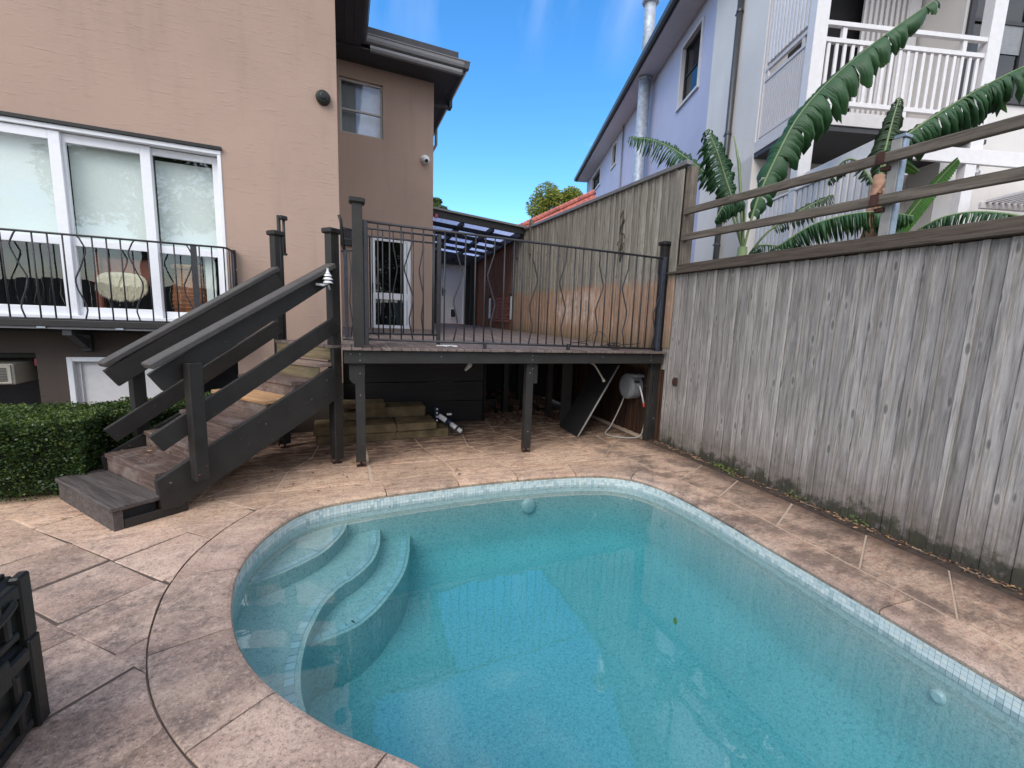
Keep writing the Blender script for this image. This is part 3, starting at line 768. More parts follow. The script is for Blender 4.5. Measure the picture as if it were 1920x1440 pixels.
mb=MB(); wallgrid(mb,'x',-.0125,.2,6.2205,9.0,-.05,7.2,[]); obj('wall',mb,'render_taupe',house,label='side wall of the projecting wing')
SW=(.02,.735,4.63,5.53); SD=(.47,1.235,1.2,2.93)
mb=MB(); wallgrid(mb,'y',9.0,.22,-.0125,1.64,-.05,6.1,[SW,SD]); obj('wall',mb,'render_taupe',house,label='set back rear wall with small upper window')
mb=MB(); wallgrid(mb,'x',1.64,.2,9.2205,12.2,-.05,6.1,[]); obj('wall',mb,'render_taupe',house)
# eaves: soffits of dark boards, fascia, gutter
def soffit(x0,x1,y0,y1,z,along,n):
    for k in range(n):
        if along=='y':
            a=x0+(x1-x0)*k/n; b=x0+(x1-x0)*(k+1)/n; mb=MB(); mb.box(a+.002,b-.002,y0,y1,z,z+.02)
        else:
            a=y0+(y1-y0)*k/n; b=y0+(y1-y0)*(k+1)/n; mb=MB(); mb.box(x0,x1,a+.002,b-.002,z,z+.02)
        obj('soffit_board',mb,'soffit',house)
soffit(-.0125,.36,-.5,8.47,5.80,'y',3)
soffit(-.0125,2.06,8.47,8.995,5.78,'x',5)
soffit(1.642,2.06,8.998,11.8,5.78,'y',4)
mb=MB(); mb.box(-.2,.34,-.5,8.9,5.83,6.9); mb.box(-.2,2.0,8.6,11.8,6.06,6.2); obj('roof_edge',mb,'soffit',house)
# gutters: rounded front lip
def gutter(p0,p1,outw):
    p0,p1,o=Vector(p0),Vector(p1),Vector(outw); 
    pr=[(0,0),(.05,-.005),(.085,.012),(.098,.05),(.10,.095),(.112,.11),(.112,.122),(.094,.122),(.088,.1),(0,.1)]
    mb=MB(); mb.prism([p0+o*a+Vector((0,0,h)) for a,h in pr],p1-p0); return mb
obj('gutter',gutter((.345,-.5,5.83),(.345,8.40,5.83),(1,0,0)),'gutter_dark',house)
obj('gutter',gutter((.36,8.50,5.87),(2.15,8.50,5.87),(0,-1,0)),'gutter_edge',house)
obj('gutter',gutter((2.06,8.40,5.87),(2.06,11.8,5.87),(1,0,0)),'gutter_dark',house)
mb=MB(); mb.prism([(.50,8.50,5.765),(.50,8.44,5.765),(.50,8.425,5.80),(.50,8.435,5.845),(.50,8.50,5.85)],(1.53,0,0)); obj('fascia_trim',mb,'gutter_edge',house)
mb=MB(); mb.box(2.0,2.055,8.44,11.8,5.77,5.87); obj('fascia',mb,'soffit',house)
mb=MB(); mb.box(1.64,2.10,9.55,9.64,5.66,5.70); mb.box(2.04,2.10,9.5,9.69,5.66,5.86); obj('bracket',mb,'gutter_dark',house)
obj('downpipe',MB().tube([(2.1,11.2,5.85),(2.1,11.2,5.5),(2.02,11.2,5.35),(1.72,11.2,5.2),(1.69,11.2,5.0),(1.69,11.2,1.4)],.035,8),'plastic_grey',house,smooth=True)

# big sliding window
def framed(name,x0,x1,z0,z1,y,mat,glass,parent,w=.05,d=.05,bars=(),label=None,vb=(),mid=None):
    mb=MB(); mb.box(x0,x0+w,y,y+d,z0,z1,.003); mb.box(x1-w,x1,y,y+d,z0,z1,.003); mb.box(x0+w,x1-w,y+.001,y+d-.001,z0,z0+w,.003); mb.box(x0+w,x1-w,y+.001,y+d-.001,z1-w,z1,.003)
    for b in bars: mb.box(x0+w,x1-w,y+.002,y+d-.002,b[0],b[1],.003)
    for b in vb: mb.box(b[0],b[1],y+.003,y+d-.003,z0+w,z1-w,.003)
    f=obj(name,mb,mat,parent,label=label)
    g=MB(); g.quad((x0+w,y+d*.5,z0+w),(x1-w,y+d*.5,z0+w),(x1-w,y+d*.5,z1-w),(x0+w,y+d*.5,z1-w)); obj('pane',g,glass,f)
    return f
WX0,WX1,WZ0,WZ1=WH
mb=MB(); mb.box(WX0,WX1,6.0-.012,6.10,WZ1-.075,WZ1-.03,.004); mb.box(WX0,WX1,6.02,6.12,WZ1-.03,WZ1-.002)
mb.box(WX1-.035,WX1,5.99,6.12,WZ0,WZ1-.076,.004); mb.box(WX0,WX1-.036,5.975,6.12,WZ0-.004,WZ0+.03,.004)
wf=obj('window_frame',mb,'white_frame',house)
mb=MB(); mb.box(WX0,WX1+.01,5.965,6.015,WZ1-.028,WZ1+.004); obj('window_flashing',mb,'plastic_dark',house)
segs=[(-4.05,-3.33,6.055),(-3.30,-2.475,6.02),(-2.52,-1.79,6.06),(-1.875,-1.20,6.095)]
segs=[(-4.1,-3.3,6.06),(-3.34,-2.465,6.015),(-2.53,-1.79,6.055),(-1.86,-1.20,6.095)]
for k,(a,b,y) in enumerate(segs):
    framed('sliding_panel',a,b,WZ0+.03,WZ1-.08,y,'white_frame','window_glass',house,w=.085 if k!=3 else .07,d=.035,bars=((2.045,2.125),))
    g=MB(); g.box(a+.06,b-.02,y+.12,y+.125,2.06,WZ1-.10 if k<3 else WZ1-.17)
    obj('roller_blind',g,'blind',house)
# the room behind
mb=MB(); 
mb.box(-6.2,-.25,9.4,9.45,1.2,3.4); mb.box(-6.25,-6.2,6.23,9.4,1.2,3.4); mb.box(-.26,-.22,6.23,9.4,1.2,3.4); mb.box(-6.2,-.26,6.23,9.4,1.26,1.30); mb.box(-6.2,-.26,6.23,9.4,3.3,3.34)
obj('room',mb,'room_dark',house)
mb=MB(); mb.box(-1.44,-1.345,6.30,6.31,1.36,2.07); obj('blind_slat',mb,'blind',house); mb=MB(); mb.box(-1.315,-1.22,6.30,6.31,1.36,2.07); obj('blind_slat',mb,'blind',house)
# armchair with sheepskin
ch=thing('armchair','dark red leather armchair with cream sheepskin behind the middle window panel','armchair',(-2.1,6.5,1.3))
mb=MB(); mb.box(-2.42,-2.36,6.28,6.36,1.31,2.02,.01); obj('frame_post',mb,'leather',ch); mb=MB(); mb.box(-1.93,-1.87,6.28,6.36,1.31,2.0,.01); obj('frame_post',mb,'leather',ch)
mb=MB(); mb.box(-2.36,-1.93,6.30,6.38,1.70,1.98,.02); obj('backrest',mb,'leather',ch); mb=MB(); mb.box(-2.36,-1.93,6.28,6.8,1.36,1.42,.02); obj('seat',mb,'leather',ch)
mb=MB(); rg=random.Random(2)
def fluff(mb,cx,cz,w,h,y,n):
    for k in range(n):
        a=rg.uniform(0,math.pi*2); r=math.sqrt(rg.random()); x=cx+w*r*math.cos(a); z=cz+h*r*math.sin(a); l=rg.uniform(.02,.045); dx=rg.uniform(-.012,.012)
        p=Vector((x,y-rg.uniform(0,.03),z)); mb.add([p,p+Vector((.006,0,0)),p+Vector((dx,-.012,-l))],[(0,1,2)])
pts=[]; 
for k in range(24):
    a=2*math.pi*k/24; pts.append(Vector((-2.185+.215*math.copysign(abs(math.cos(a))**.7,math.cos(a)),6.27,1.70+.125*math.copysign(abs(math.sin(a))**.7,math.sin(a)))))
mb.prism(pts,(0,.03,0)); fluff(mb,-2.185,1.675,.215,.135,6.27,4200)
obj('sheepskin',mb,'sheepskin',ch,recalc=False)
# wicker basket
bk=thing('wicker_basket','brown woven storage basket behind the right window panel','basket',(-1.62,6.42,1.36))
mb=MB(); prof=[]
for k in range(13):
    h=k*.045; prof+= [(.165+.02*math.sin(k*.4),h+.004),(.175+.02*math.sin(k*.4),h+.022),(.165+.02*math.sin(k*.4),h+.040)]
mb.lathe((-1.61,6.44,1.36),(0,0,1),prof,28); obj('body',mb,'wicker',bk,smooth=True)
mb=MB(); mb.lathe((-1.61,6.44,1.93),(0,0,1),[(.17,-.02),(.19,0),(.19,.02),(.15,.03)],28); obj('rim',mb,'tread_new',bk,smooth=True)

# balcony in front of the sliding window
SHAPE=[[(0,0),(.03,-.3),(.14,-1.0),(.19,-.95),(.35,-.15),(.50,.8),(.55,.85),(.63,.65),(.80,-.3),(.875,-.45),(.92,-.3),(1,0)]]
def kink(x,z0,z1,y,amp,flip,dirv=(1,0,0)):
    sh=SHAPE[0]
    d=Vector(dirv); return [Vector((x,y,z1+(z0-z1)*t))+d*(amp*flip*a) for t,a in sh]
bal=thing('juliet_balcony','narrow balcony with black iron railing of straight and wavy bars below the wide sliding window','balcony',(-2.6,5.63,1.2))
mb=MB(); mb.box(-4.2,-1.09,5.58,5.997,1.255,1.315,.004); obj('slab',mb,'timber_dark',bal)
mb=MB(); mb.box(-4.2,-1.09,5.60,5.64,1.232,1.254); obj('edge_flashing',mb,'gutter_edge',bal)
mb=MB(); mb.box(-4.2,-1.12,5.94,5.998,1.19,1.231); obj('ledger',mb,'timber_dark',bal)
YR=5.63
bar('top_rail',[(-4.2,YR,2.095),(-1.14,YR,2.11),(-1.10,YR+.03,2.11),(-1.09,5.99,2.11)],.011,'iron',bal,6)
bar('bottom_rail',[(-4.2,YR,1.322),(-1.10,YR,1.326),(-1.09,5.99,1.328)],.008,'iron',bal,6)
x=-1.12;k=0
while x>-4.1:
    if k%4==3: bar('wavy_bar',kink(x,1.32,2.10,YR,.05,1 if (k//4)%2 else -1),.0065,'iron',bal,6)
    else: bar('bar',[(x,YR,1.32),(x,YR,2.10)],.0065,'iron',bal,6)
    x-=.1035;k+=1
for k in range(3): bar('bar',[(-1.09,YR+.09+.1*k,1.32),(-1.09,YR+.09+.1*k,2.10)],.0065,'iron',bal,6)
mb=MB(); mb.box(-1.105,-1.075,5.93,5.985,1.3,2.13,.003); obj('wall_post',mb,'iron',bal)
for z in (1.62,1.92):
    mb=MB(); mb.lathe((-1.075,5.955,z),(1,-.6,0),[(.012,0),(.012,.006)],8); obj('screw',mb,'chrome',bal)
mb=MB(); mb.box(-1.40,-1.35,5.625,5.637,1.32,2.1); obj('flat_bar',mb,'iron',bal)
for x in (-2.40,-3.65,-1.42):
    b=MB(); b.box(x-.035,x+.035,5.62,5.95,1.17,1.231,.004); b.prism([(x-.03,5.995,.99),(x-.03,5.995,1.10),(x-.03,5.75,1.17),(x-.03,5.66,1.17)],(.06,0,0)); b.box(x-.04,x+.04,5.93,5.996,1.0,1.17,.004)
    obj('bracket',b,'soffit',bal)
for x in (-2.56,-2.0,-1.43):
    b=MB(); b.box(x-.03,x+.03,5.585,5.63,1.238,1.254); obj('clip',b,'galvanised',bal)

# lower store door and air conditioner
dr=MB(); dr.box(-2.585,-2.54,5.985,6.10,.0,.93,.003); dr.box(-1.70,-1.655,5.985,6.10,.0,.93,.003); dr.box(-2.54,-1.70,5.986,6.10,.885,.93,.003)
df=obj('door_frame',dr,'white_frame',house)
dr=MB(); dr.box(-2.54,-1.70,6.06,6.10,.0,.885); dr.box(-2.51,-2.50,6.035,6.06,.0,.87); dr.box(-2.46,-1.75,6.052,6.061,.05,.83,.004); obj('door',dr,'white_paint',house)
mb=MB(); mb.box(-5,-2.6,6.9,6.95,-.05,1.1); mb.box(-5.05,-5,6.22,6.9,-.05,1.1); mb.box(-2.62,-2.6,6.22,6.9,-.05,1.1); mb.box(-5,-2.62,6.22,6.9,1.0,1.05); obj('store_recess',mb,'room_dark',house)
mb=MB(); mb.box(-5,-2.82,6.14,6.20,.91,.965,.004); obj('lintel',mb,'timber_dark',house)
ac=thing('air_conditioner','beige box air conditioner poking from the dark opening above the hedge','air conditioner',(-3.05,6.0,.62))
mb=MB(); mb.box(-3.35,-2.985,6.0,6.5,.655,.86,.008); obj('case',mb,'beige_plastic',ac)
mb=MB(); mb.box(-3.34,-3.0,5.985,5.999,.665,.85,.004); obj('face',mb,'beige_plastic',ac)
for k in range(9): mb=MB(); z=.69+.0155*k; mb.box(-3.3,-3.03,5.978,5.984,z,z+.009); obj('louvre',mb,'grille_dark',ac)
mb=MB(); mb.box(-2.885,-2.83,6.12,6.125,.83,.90); obj('sign',mb,'pink_sign',label='small pink and white sign in the dark opening beside the air conditioner',cat='sign')
# rear window and sliding door
framed('window',SW[0],SW[1],SW[2],SW[3],9.05,'grey_frame','window_glass',house,w=.035,d=.05,bars=((5.02,5.05),))
mb=MB(); mb.box(SW[0],SW[1],9.22,9.23,SW[2],SW[3]); obj('blind',mb,'corrugated',house)  # blue colour stands in for the sky reflected in this pane
mb=MB(); mb.box(SW[0]-.02,SW[0]+.27,9.18,9.19,SW[2]+.03,SW[3]-.03); obj('curtain',mb,'plastic_grey',house)
f=framed('sliding_door',.50,1.235,1.215,2.93,9.03,'white_frame','dark_glass',house,w=.075,d=.05,bars=((1.78,1.90),),vb=((1.085,1.15),))
mb=MB(); mb.lathe((.53,9.02,1.98),(0,0,1),[(.012,-.09),(.012,.09)],8); obj('handle',mb,'plastic_dark',f)
mb=MB(); mb.box(.47,.50,9.0,9.1,1.2,2.93); mb.box(.46,1.24,9.35,9.36,1.2,3.0); obj('reveal',mb,'room_dark',house)
mb=MB(); mb.box(.80,.98,9.27,9.34,1.28,1.45,.01); obj('storage_box',mb,'green_box',label='green box on the floor behind the glass of the rear sliding door',cat='box')
mb=MB(); mb.box(.95,1.07,9.30,9.34,1.30,1.85,.01); obj('cupboard',mb,'blind',label='pale cupboard edge seen through the lower glass of the rear sliding door',cat='cupboard')
mb=MB(); mb.box(-.01,.45,8.94,8.995,2.70,2.98,.01); obj('awning_box',mb,'soffit',label='dark box fixed to the rear wall left of the white sliding door',cat='box')

# wall fittings
lamp=thing('wall_lamp','round black wall light high on the wall near the house corner','wall lamp',(-.155,6.0,3.9))
mb=MB(); mb.lathe((-.155,5.999,3.9),(0,-1,0),[(.075,0),(.078,.03),(.07,.055),(.05,.07)],24); obj('housing',mb,'rubber_black',lamp)
mb=MB(); mb.lathe((-.155,5.93,3.9),(0,-1,0),[(.04,0),(.036,.012),(.02,.016)],16); obj('lens',mb,'plastic_dark',lamp)
cmr=thing('security_camera','small white dome camera on the set back rear wall','camera',(1.485,9.0,4.4))
mb=MB(); mb.lathe((1.485,8.999,4.41),(0,-1,-.1),[(.085,0),(.085,.03),(.07,.05)],20); obj('base',mb,'plastic_white',cmr)
mb=MB(); mb.lathe((1.485,8.95,4.40),(0.05,-1,-.4),[(.065,-.03),(.07,.02),(.055,.06),(.02,.08)],20); obj('dome',mb,'plastic_white',cmr,smooth=True)
mb=MB(); mb.lathe((1.49,8.875,4.365),(0.05,-1,-.4),[(.03,0),(.03,.01)],12); obj('lens',mb,'rubber_black',cmr)
sp=thing('bulkhead_light','small round chrome light on the taupe wall between the stair handrails','light',(-.9,6.0,1.62))
mb=MB(); mb.lathe((-.885,6.0,1.605),(0,-1,-.15),[(.05,0),(.062,.02),(.064,.05),(.05,.085),(.02,.10)],20); obj('shell',mb,'chrome',sp,smooth=True)

# ================================================================ DECK
deck=thing('timber_deck','raised dark timber deck on posts between the house and the paling fence','deck',(1.9,4.43,0))
def dz(y): return 1.168+(y-4.4)*.0115
DX0,DX1=-.02,3.70
n=int((DX1-DX0)/.0885); bw=(DX1-DX0)/n
for k in range(n):
    x=DX0+bw*(k+.5); y1=8.99 if x<1.66 else 13.3
    y0=4.385-random.uniform(0,.012)
    plank('deck_board',(x,y0,dz(y0)+.002*random.random()),(x,y1,dz(y1)),bw-.006,.024,(1,0,0),'deck_wood',deck,.002)
mb=MB(); mb.box(.0,3.69,4.425,4.47,1.03,1.152,.004); obj('front_beam',mb,'timber_dark',deck)
mb=MB(); mb.box(.0,3.69,6.0,6.05,1.02,1.15,.004); obj('bearer',mb,'timber_dark',deck)
for k in range(8):
    x=.12+k*.5; mb=MB(); mb.box(x,x+.045,4.471,5.999,1.03,1.15); obj('joist',mb,'timber_dark',deck)
def dpost(x,y,z0,z1,a=.085,cap=False,parent=deck,foot=True,name='post'):
    p=sqbar(name,(x,y,z0),(x,y,z1),a,'timber_dark',parent)
    if cap:
        mb=MB(); mb.box(x-.068,x+.068,y-.068,y+.068,z1-.001,z1+.045,.012); obj('post_cap',mb,'timber_dark',parent)
    if foot:
        mb=MB(); mb.box(x-.045,x+.045,y-.03,y+.03,0,.006); mb.tube([(x,y,0),(x,y,z0+.01)],.012,8); mb.box(x-a/2-.006,x-a/2-.001,y-.03,y+.03,z0-.02,z0+.08); mb.tube([(x+.03,y-.035,.0),(x+.03,y-.035,.03)],.008,6); obj('post_foot',mb,'rust',parent)
    return p
dpost(.14,4.52,.05,1.03)
mb=MB(); mb.prism([(.045,4.475,.88),(.045,4.475,1.03),(.13,4.475,1.03),(.13,4.475,.83),(.08,4.475,.83)],(0,.045,0)); obj('brace',mb,'timber_dark',deck)
dpost(1.90,4.52,.05,1.03); mb=MB(); mb.box(1.945,1.99,4.475,4.52,.80,1.03,.003); obj('brace',mb,'timber_dark',deck)
dpost(3.70,4.57,.0,2.49,.09,True,foot=False,name='end_post')
mb=MB(); mb.box(3.60,3.654,4.535,4.60,.0,.55,.003); mb.box(3.60,3.65,4.535,4.60,.55,1.03,.003); obj('stub_post',mb,'timber_dark',deck)
dpost(.135,4.46,1.165,2.47,.088,True,foot=False,name='tall_post')
for x,z in ((.06,1.12),(.14,1.06),(.14,1.12),(.9,1.10),(1.9,1.07),(1.9,1.12),(2.8,1.11),(3.5,1.07),(3.5,1.12)):
    mb=MB(); mb.lathe((x,4.425,z),(0,-1,0),[(.007,0),(.005,.004)],8); obj('bolt',mb,'gutter_edge',deck)
for x,z in ((.14,.93),(.14,.72),(1.90,.92),(1.93,.97),(1.90,.25),(3.70,.30)):
    mb=MB(); mb.lathe((x,4.477 if x<3 else 4.525,z),(0,-1,0),[(.007,0),(.005,.004)],8); obj('bolt',mb,'gutter_edge',deck)
# cladding under the house side of the deck, dark void to the right
z=.02
for h in (.30,.28,.26,.22):
    mb=MB(); mb.box(-.01,1.88,6.12,6.145,z,z+h-.008,.003); obj('cladding_board',mb,'clad_dark',deck); z+=h
mb=MB(); mb.box(1.86,1.90,6.12,7.9,-.02,1.15); obj('cladding_return',mb,'clad_dark',deck)
mb=MB(); mb.box(1.9,3.75,7.9,7.95,-.02,1.15); obj('back_lining',mb,'room_dark',deck)
for x,y in ((2.35,6.6),(2.75,7.0),(2.9,6.1)):
    mb=MB(); mb.box(x,x+.08,y,y+.08,-.02,1.03); obj('inner_post',mb,'timber_dark',deck)
# black iron balustrade along the deck front
br=thing('deck_balustrade','long black iron balustrade with straight and wavy bars along the deck front','balustrade',(1.9,4.46,1.2))
SHAPE[0]=[(0,0),(.06,.1),(.15,.1),(.33,.92),(.36,1),(.39,.92),(.60,-.1),(.65,-.1),(.80,.38),(.84,.36),(1,-.1)]
zt=lambda x:2.325-.004*x; zb=lambda x:1.262-.014*x
bar('top_rail',[(.19,4.46,2.325),(3.60,4.46,2.312)],.013,'iron',br,6); bar('bottom_rail',[(.19,4.46,1.258),(3.60,4.46,1.212)],.013,'iron',br,6)
mb=MB(); mb.box(.182,.222,4.43,4.47,1.2,2.335,.004); obj('end_stile',mb,'iron',br); mb=MB(); mb.box(3.575,3.625,4.43,4.475,1.17,2.33,.004); obj('end_stile',mb,'iron_blue',br)
k=0;x=.31
while x<3.56:
    if k%4==3: bar('wavy_bar',kink(x,zb(x),zt(x),4.46,.075,1 if (k//4)%2 else -1),.0075,'iron',br,6)
    else: bar('bar',[(x,4.46,zb(x)),(x,4.46,zt(x))],.0075,'iron',br,6)
    x+=.1035;k+=1
for x in (1.36,2.35): mb=MB(); mb.box(x-.016,x+.016,4.44,4.475,1.175,1.25); obj('rail_foot',mb,'iron',br)
# second panel folded behind it
g2=thing('iron_gate','black iron gate panel folded back behind the left end of the balustrade','gate',(.56,4.82,1.2))
bar('top_rail',[(.2,4.82,2.33),(.94,4.82,2.33)],.011,'iron',g2,6); bar('mid_rail',[(.2,4.82,2.255),(.94,4.82,2.255)],.009,'iron',g2,6); bar('bottom_rail',[(.2,4.82,1.30),(.94,4.82,1.30)],.011,'iron',g2,6)
mb=MB(); mb.box(.925,.965,4.8,4.84,1.18,2.35,.003); obj('stile',mb,'iron',g2)
for k in range(7):
    x=.28+.1*k
    if k in(2,5): bar('wavy_bar',kink(x,1.3,2.33,4.82,.04,1 if k==2 else -1),.0065,'iron',g2,6)
    else: bar('bar',[(x,4.82,1.3),(x,4.82,2.33)],.0065,'iron',g2,6)
# small gate at the stair head
g1=thing('stair_gate','narrow black iron gate at the head of the timber stair','gate',(.04,4.58,1.2))
mb=MB(); mb.box(.018,.048,4.56,4.60,1.26,2.06,.003); obj('stile',mb,'iron_blue',g1); mb=MB(); mb.box(.085,.118,4.53,4.57,1.26,2.06,.003); obj('stile',mb,'iron_blue',g1)
bar('top_rail',[(.0,4.6,2.06),(.13,4.52,2.075)],.010,'iron',g1,6); bar('bottom_rail',[(.0,4.6,1.245),(.13,4.52,1.25)],.010,'iron_blue',g1,6)
bar('wavy_bar',[(.062,4.56,2.06),(.08,4.55,1.9),(.062,4.56,1.6),(.085,4.55,1.4),(.065,4.56,1.25)],.005,'iron',g1,6)
bar('wall_rail',[(-.01,4.9,2.33),(.10,4.9,2.31)],.010,'iron',g1,6); bar('wall_rail',[(-.01,4.9,2.22),(.10,4.9,2.21)],.008,'iron',g1,6)
bar('latch_rod',[(-.015,4.60,2.38),(.0,4.60,2.33),(.03,4.60,2.0)],.015,'rubber_black',g1,6)

# ================================================================ STAIR
A=Vector((.788,.616,0)); Bv=Vector((-.616,.788,0)); P1=Vector((-.068,4.655,0)); SWD=.86
def SP(s,b,z): return P1+A*s+Bv*b+Vector((0,0,z))
st=thing('timber_staircase','dark timber staircase with board handrails and worn open treads up to the deck','staircase',tuple(SP(-.8,.4,0)))
# stringers
def sprism(pts,b0,b1,name,mat,parent=st): mb=MB(); mb.prism([SP(s_,b0,z_) for s_,z_ in pts],Bv*(b1-b0)); return obj(name,mb,mat,parent)
sprism([(-1.478,.285),(-1.462,.063),(-1.36,.055),(-.045,.665),(-.045,.968),(-.10,.968)],-.045,.0,'stringer','timber_dark')
sprism([(-1.478,.285),(-1.462,.063),(-1.36,.055),(-.0,.69),(-.0,1.05),(-.10,.968)],SWD,SWD+.045,'stringer','timber_dark')
# treads and risers
mats=['tread_wood','tread_wood','tread_wood','tread_new','tread_wood','tread_pale']
zs=[.325,.455,.59,.735,.87,1.015]
ss=[-1.475,-1.22,-.96,-.70,-.46,-.205]
rs_=random.Random(31)
for k,(z,s0) in enumerate(zip(zs,ss)):
    dpt=(ss+[-.02])[k+1]-s0+.035
    plank('tread',SP(s0+dpt*.52,.01,z-.018),SP(s0+dpt*.52,SWD-.01,z-.018+rs_.uniform(-.006,.006)),dpt,.036,A,mats[k],st,.005)
    plank('riser',SP(s0+.03,.012,z-.092),SP(s0+.03,SWD-.012,z-.092),.112,.022,(0,0,1),['tread_wood','tread_wood','tread_wood','tread_wood','tread_wood','tread_green'][k],st,.002)
plank('riser',SP(-.05,.012,1.10),SP(-.05,SWD-.012,1.10),.115,.022,(0,0,1),'tread_green',st,.002)
# landing boards
for k in range(9):
    b=-.02+.1*k
    plank('landing_board',SP(-.07,b+.04,1.172),SP(.62,b+.04,1.174),.093,.026,Bv,'deck_wood',st,.002)
# bottom box step
plank('bottom_step',SP(-1.585,-.035,.157),SP(-1.585,SWD+.09,.157),.29,.034,A,'tread_grey',st,.006)
mb=MB(); mb.prism([SP(-1.715,-.02,.0),SP(-1.715,-.02,.135),SP(-1.715,SWD+.08,.135),SP(-1.715,SWD+.08,.0)],A*.05); obj('step_face',mb,'tread_grey',st)
plank('step_side',SP(-1.66,-.005,.035),SP(-1.30,-.015,.035),.07,.035,(0,0,1),'timber_dark',st,.003)
mb=MB(); mb.prism([SP(-1.66,.03,.03),SP(-1.66,.03,.13),SP(-1.47,.03,.13),SP(-1.47,.03,.03)],Bv*.8); obj('step_core',mb,'room_dark',st)
# newel posts
def spost(s_,b,z0,z1,a=.09,cap=False,w2=None):
    plank('post',SP(s_,b,z0),SP(s_,b,z1),a,w2 or a,A,'timber_dark',st,.004)
    if cap: mb=MB(); mb.obox(SP(s_,b,z1+.02),A,Bv,Vector((0,0,1)),.066,.066,.024,.01); obj('post_cap',mb,'timber_dark',st)
def foot(s_,b):
    p=SP(s_,b,0); mb=MB(); mb.box(p.x-.045,p.x+.045,p.y-.03,p.y+.03,.0,.006); mb.tube([p,p+Vector((0,0,.08))],.012,8); mb.box(p.x-.055,p.x-.045,p.y-.05,p.y+.0,.03,.10); obj('post_foot',mb,'rust',st)
spost(.0,.02,.05,2.22,.09,True); foot(.0,.02)
spost(.02,SWD+.05,.05,2.25,.09,True); foot(.02,SWD+.05)
spost(-1.235,-.09,.235,1.10,.088)
spost(-1.19,SWD+.09,.2,1.0,.088)
for s_,z_ in ((-1.26,.285),(-1.21,.34)):
    mb=MB(); mb.lathe(SP(s_,-.134,z_),-Bv,[(.010,0),(.010,.006),(.006,.012)],8); obj('bolt',mb,'rust',st)
for s_,z_ in ((-1.40,.25),(-.72,.55),(-.30,.70),(-.14,.86)):
    mb=MB(); mb.lathe(SP(s_,-.046,z_),-Bv,[(.009,0),(.007,.005)],8); obj('bolt',mb,'timber_rail',st)
# boards of the near side: cap rail, top board, mid board
sl=(1.927-1.072)/(1.473-.05)
def sboard(name,s0,z0,s1,z1,b,h,t,mat='timber_dark',ends=None):
    d=(SP(s1,b,z1)-SP(s0,b,z0)).normalized(); up=Bv.cross(d); up=-up if up.z<0 else up
    return plank(name,SP(s0,b,z0),SP(s1,b,z1),h,t,up,mat,st,.003,ends=ends)
def caprail(s0,z0,s1,z1,b,w):
    d=(SP(s1,b,z1)-SP(s0,b,z0)).normalized(); return plank('handrail',SP(s0,b,z0),SP(s1,b,z1),w,.045,Bv,'timber_rail',st,.008)
caprail(-1.475,1.085,-.045,1.925,-.03,.125)
sboard('side_board',-1.42,.965,-.045,1.84,.012,.145,.035)
sboard('mid_board',-1.46,.545,-.02,1.385,-.026,.14,.035)
caprail(-1.43,1.015,-.02,1.915,SWD+.0,.11)
sboard('side_board',-1.39,.91,-.02,1.81,SWD-.03,.155,.035)
sboard('mid_board',-1.42,.45,-.02,1.325,SWD+.0,.135,.035)
# latch rod on the far post
mg=thing('gate_latch','tall black magnetic latch rod fixed beside the upper left stair post','latch',tuple(SP(.08,SWD+.07,1.3)))
bar('rod',[SP(.075,SWD-.0,2.06),SP(.075,SWD-.0,2.43)],.013,'rubber_black',mg); bar('body',[SP(.035,SWD+.02,1.2),SP(.035,SWD+.02,2.45)],.018,'rubber_black',mg)
mb=MB(); mb.obox(SP(.07,SWD+.0,2.43),A,Bv,Vector((0,0,1)),.04,.025,.022,.01); obj('head',mb,'rubber_black',mg)
mb=MB(); mb.obox(SP(.075,SWD+.0,2.07),A,Bv,Vector((0,0,1)),.018,.02,.012,.004); obj('foot',mb,'rubber_black',mg)
# white stacked louvre sensor on the handrail
wl=thing('white_sensor','white stacked louvred weather sensor on an arm at the top of the near handrail','sensor',tuple(SP(-.13,-.11,1.78)))
c=SP(-.14,-.10,1.755)
for k,(r,z_) in enumerate(((.042,.0),(.042,.03),(.034,.06))):
    mb=MB(); mb.lathe(c+Vector((0,0,z_)),(0,0,1),[(r,0),(r*.95,.008),(r*.62,.022)],18); obj('louvre',mb,'plastic_white',wl)
mb=MB(); mb.lathe(c+Vector((0,0,.085)),(0,0,1),[(.022,0),(.014,.012),(.008,.03),(.011,.045)],14); obj('tip',mb,'plastic_white',wl)
bar('arm',[c+Vector((-.10,0,-.015)),c+Vector((-.04,0,-.02)),c+Vector((.0,0,0))],.012,'plastic_white',wl); bar('bracket',[c+Vector((0,0,0)),c+Vector((.015,.0,-.06))],.01,'plastic_grey',wl)

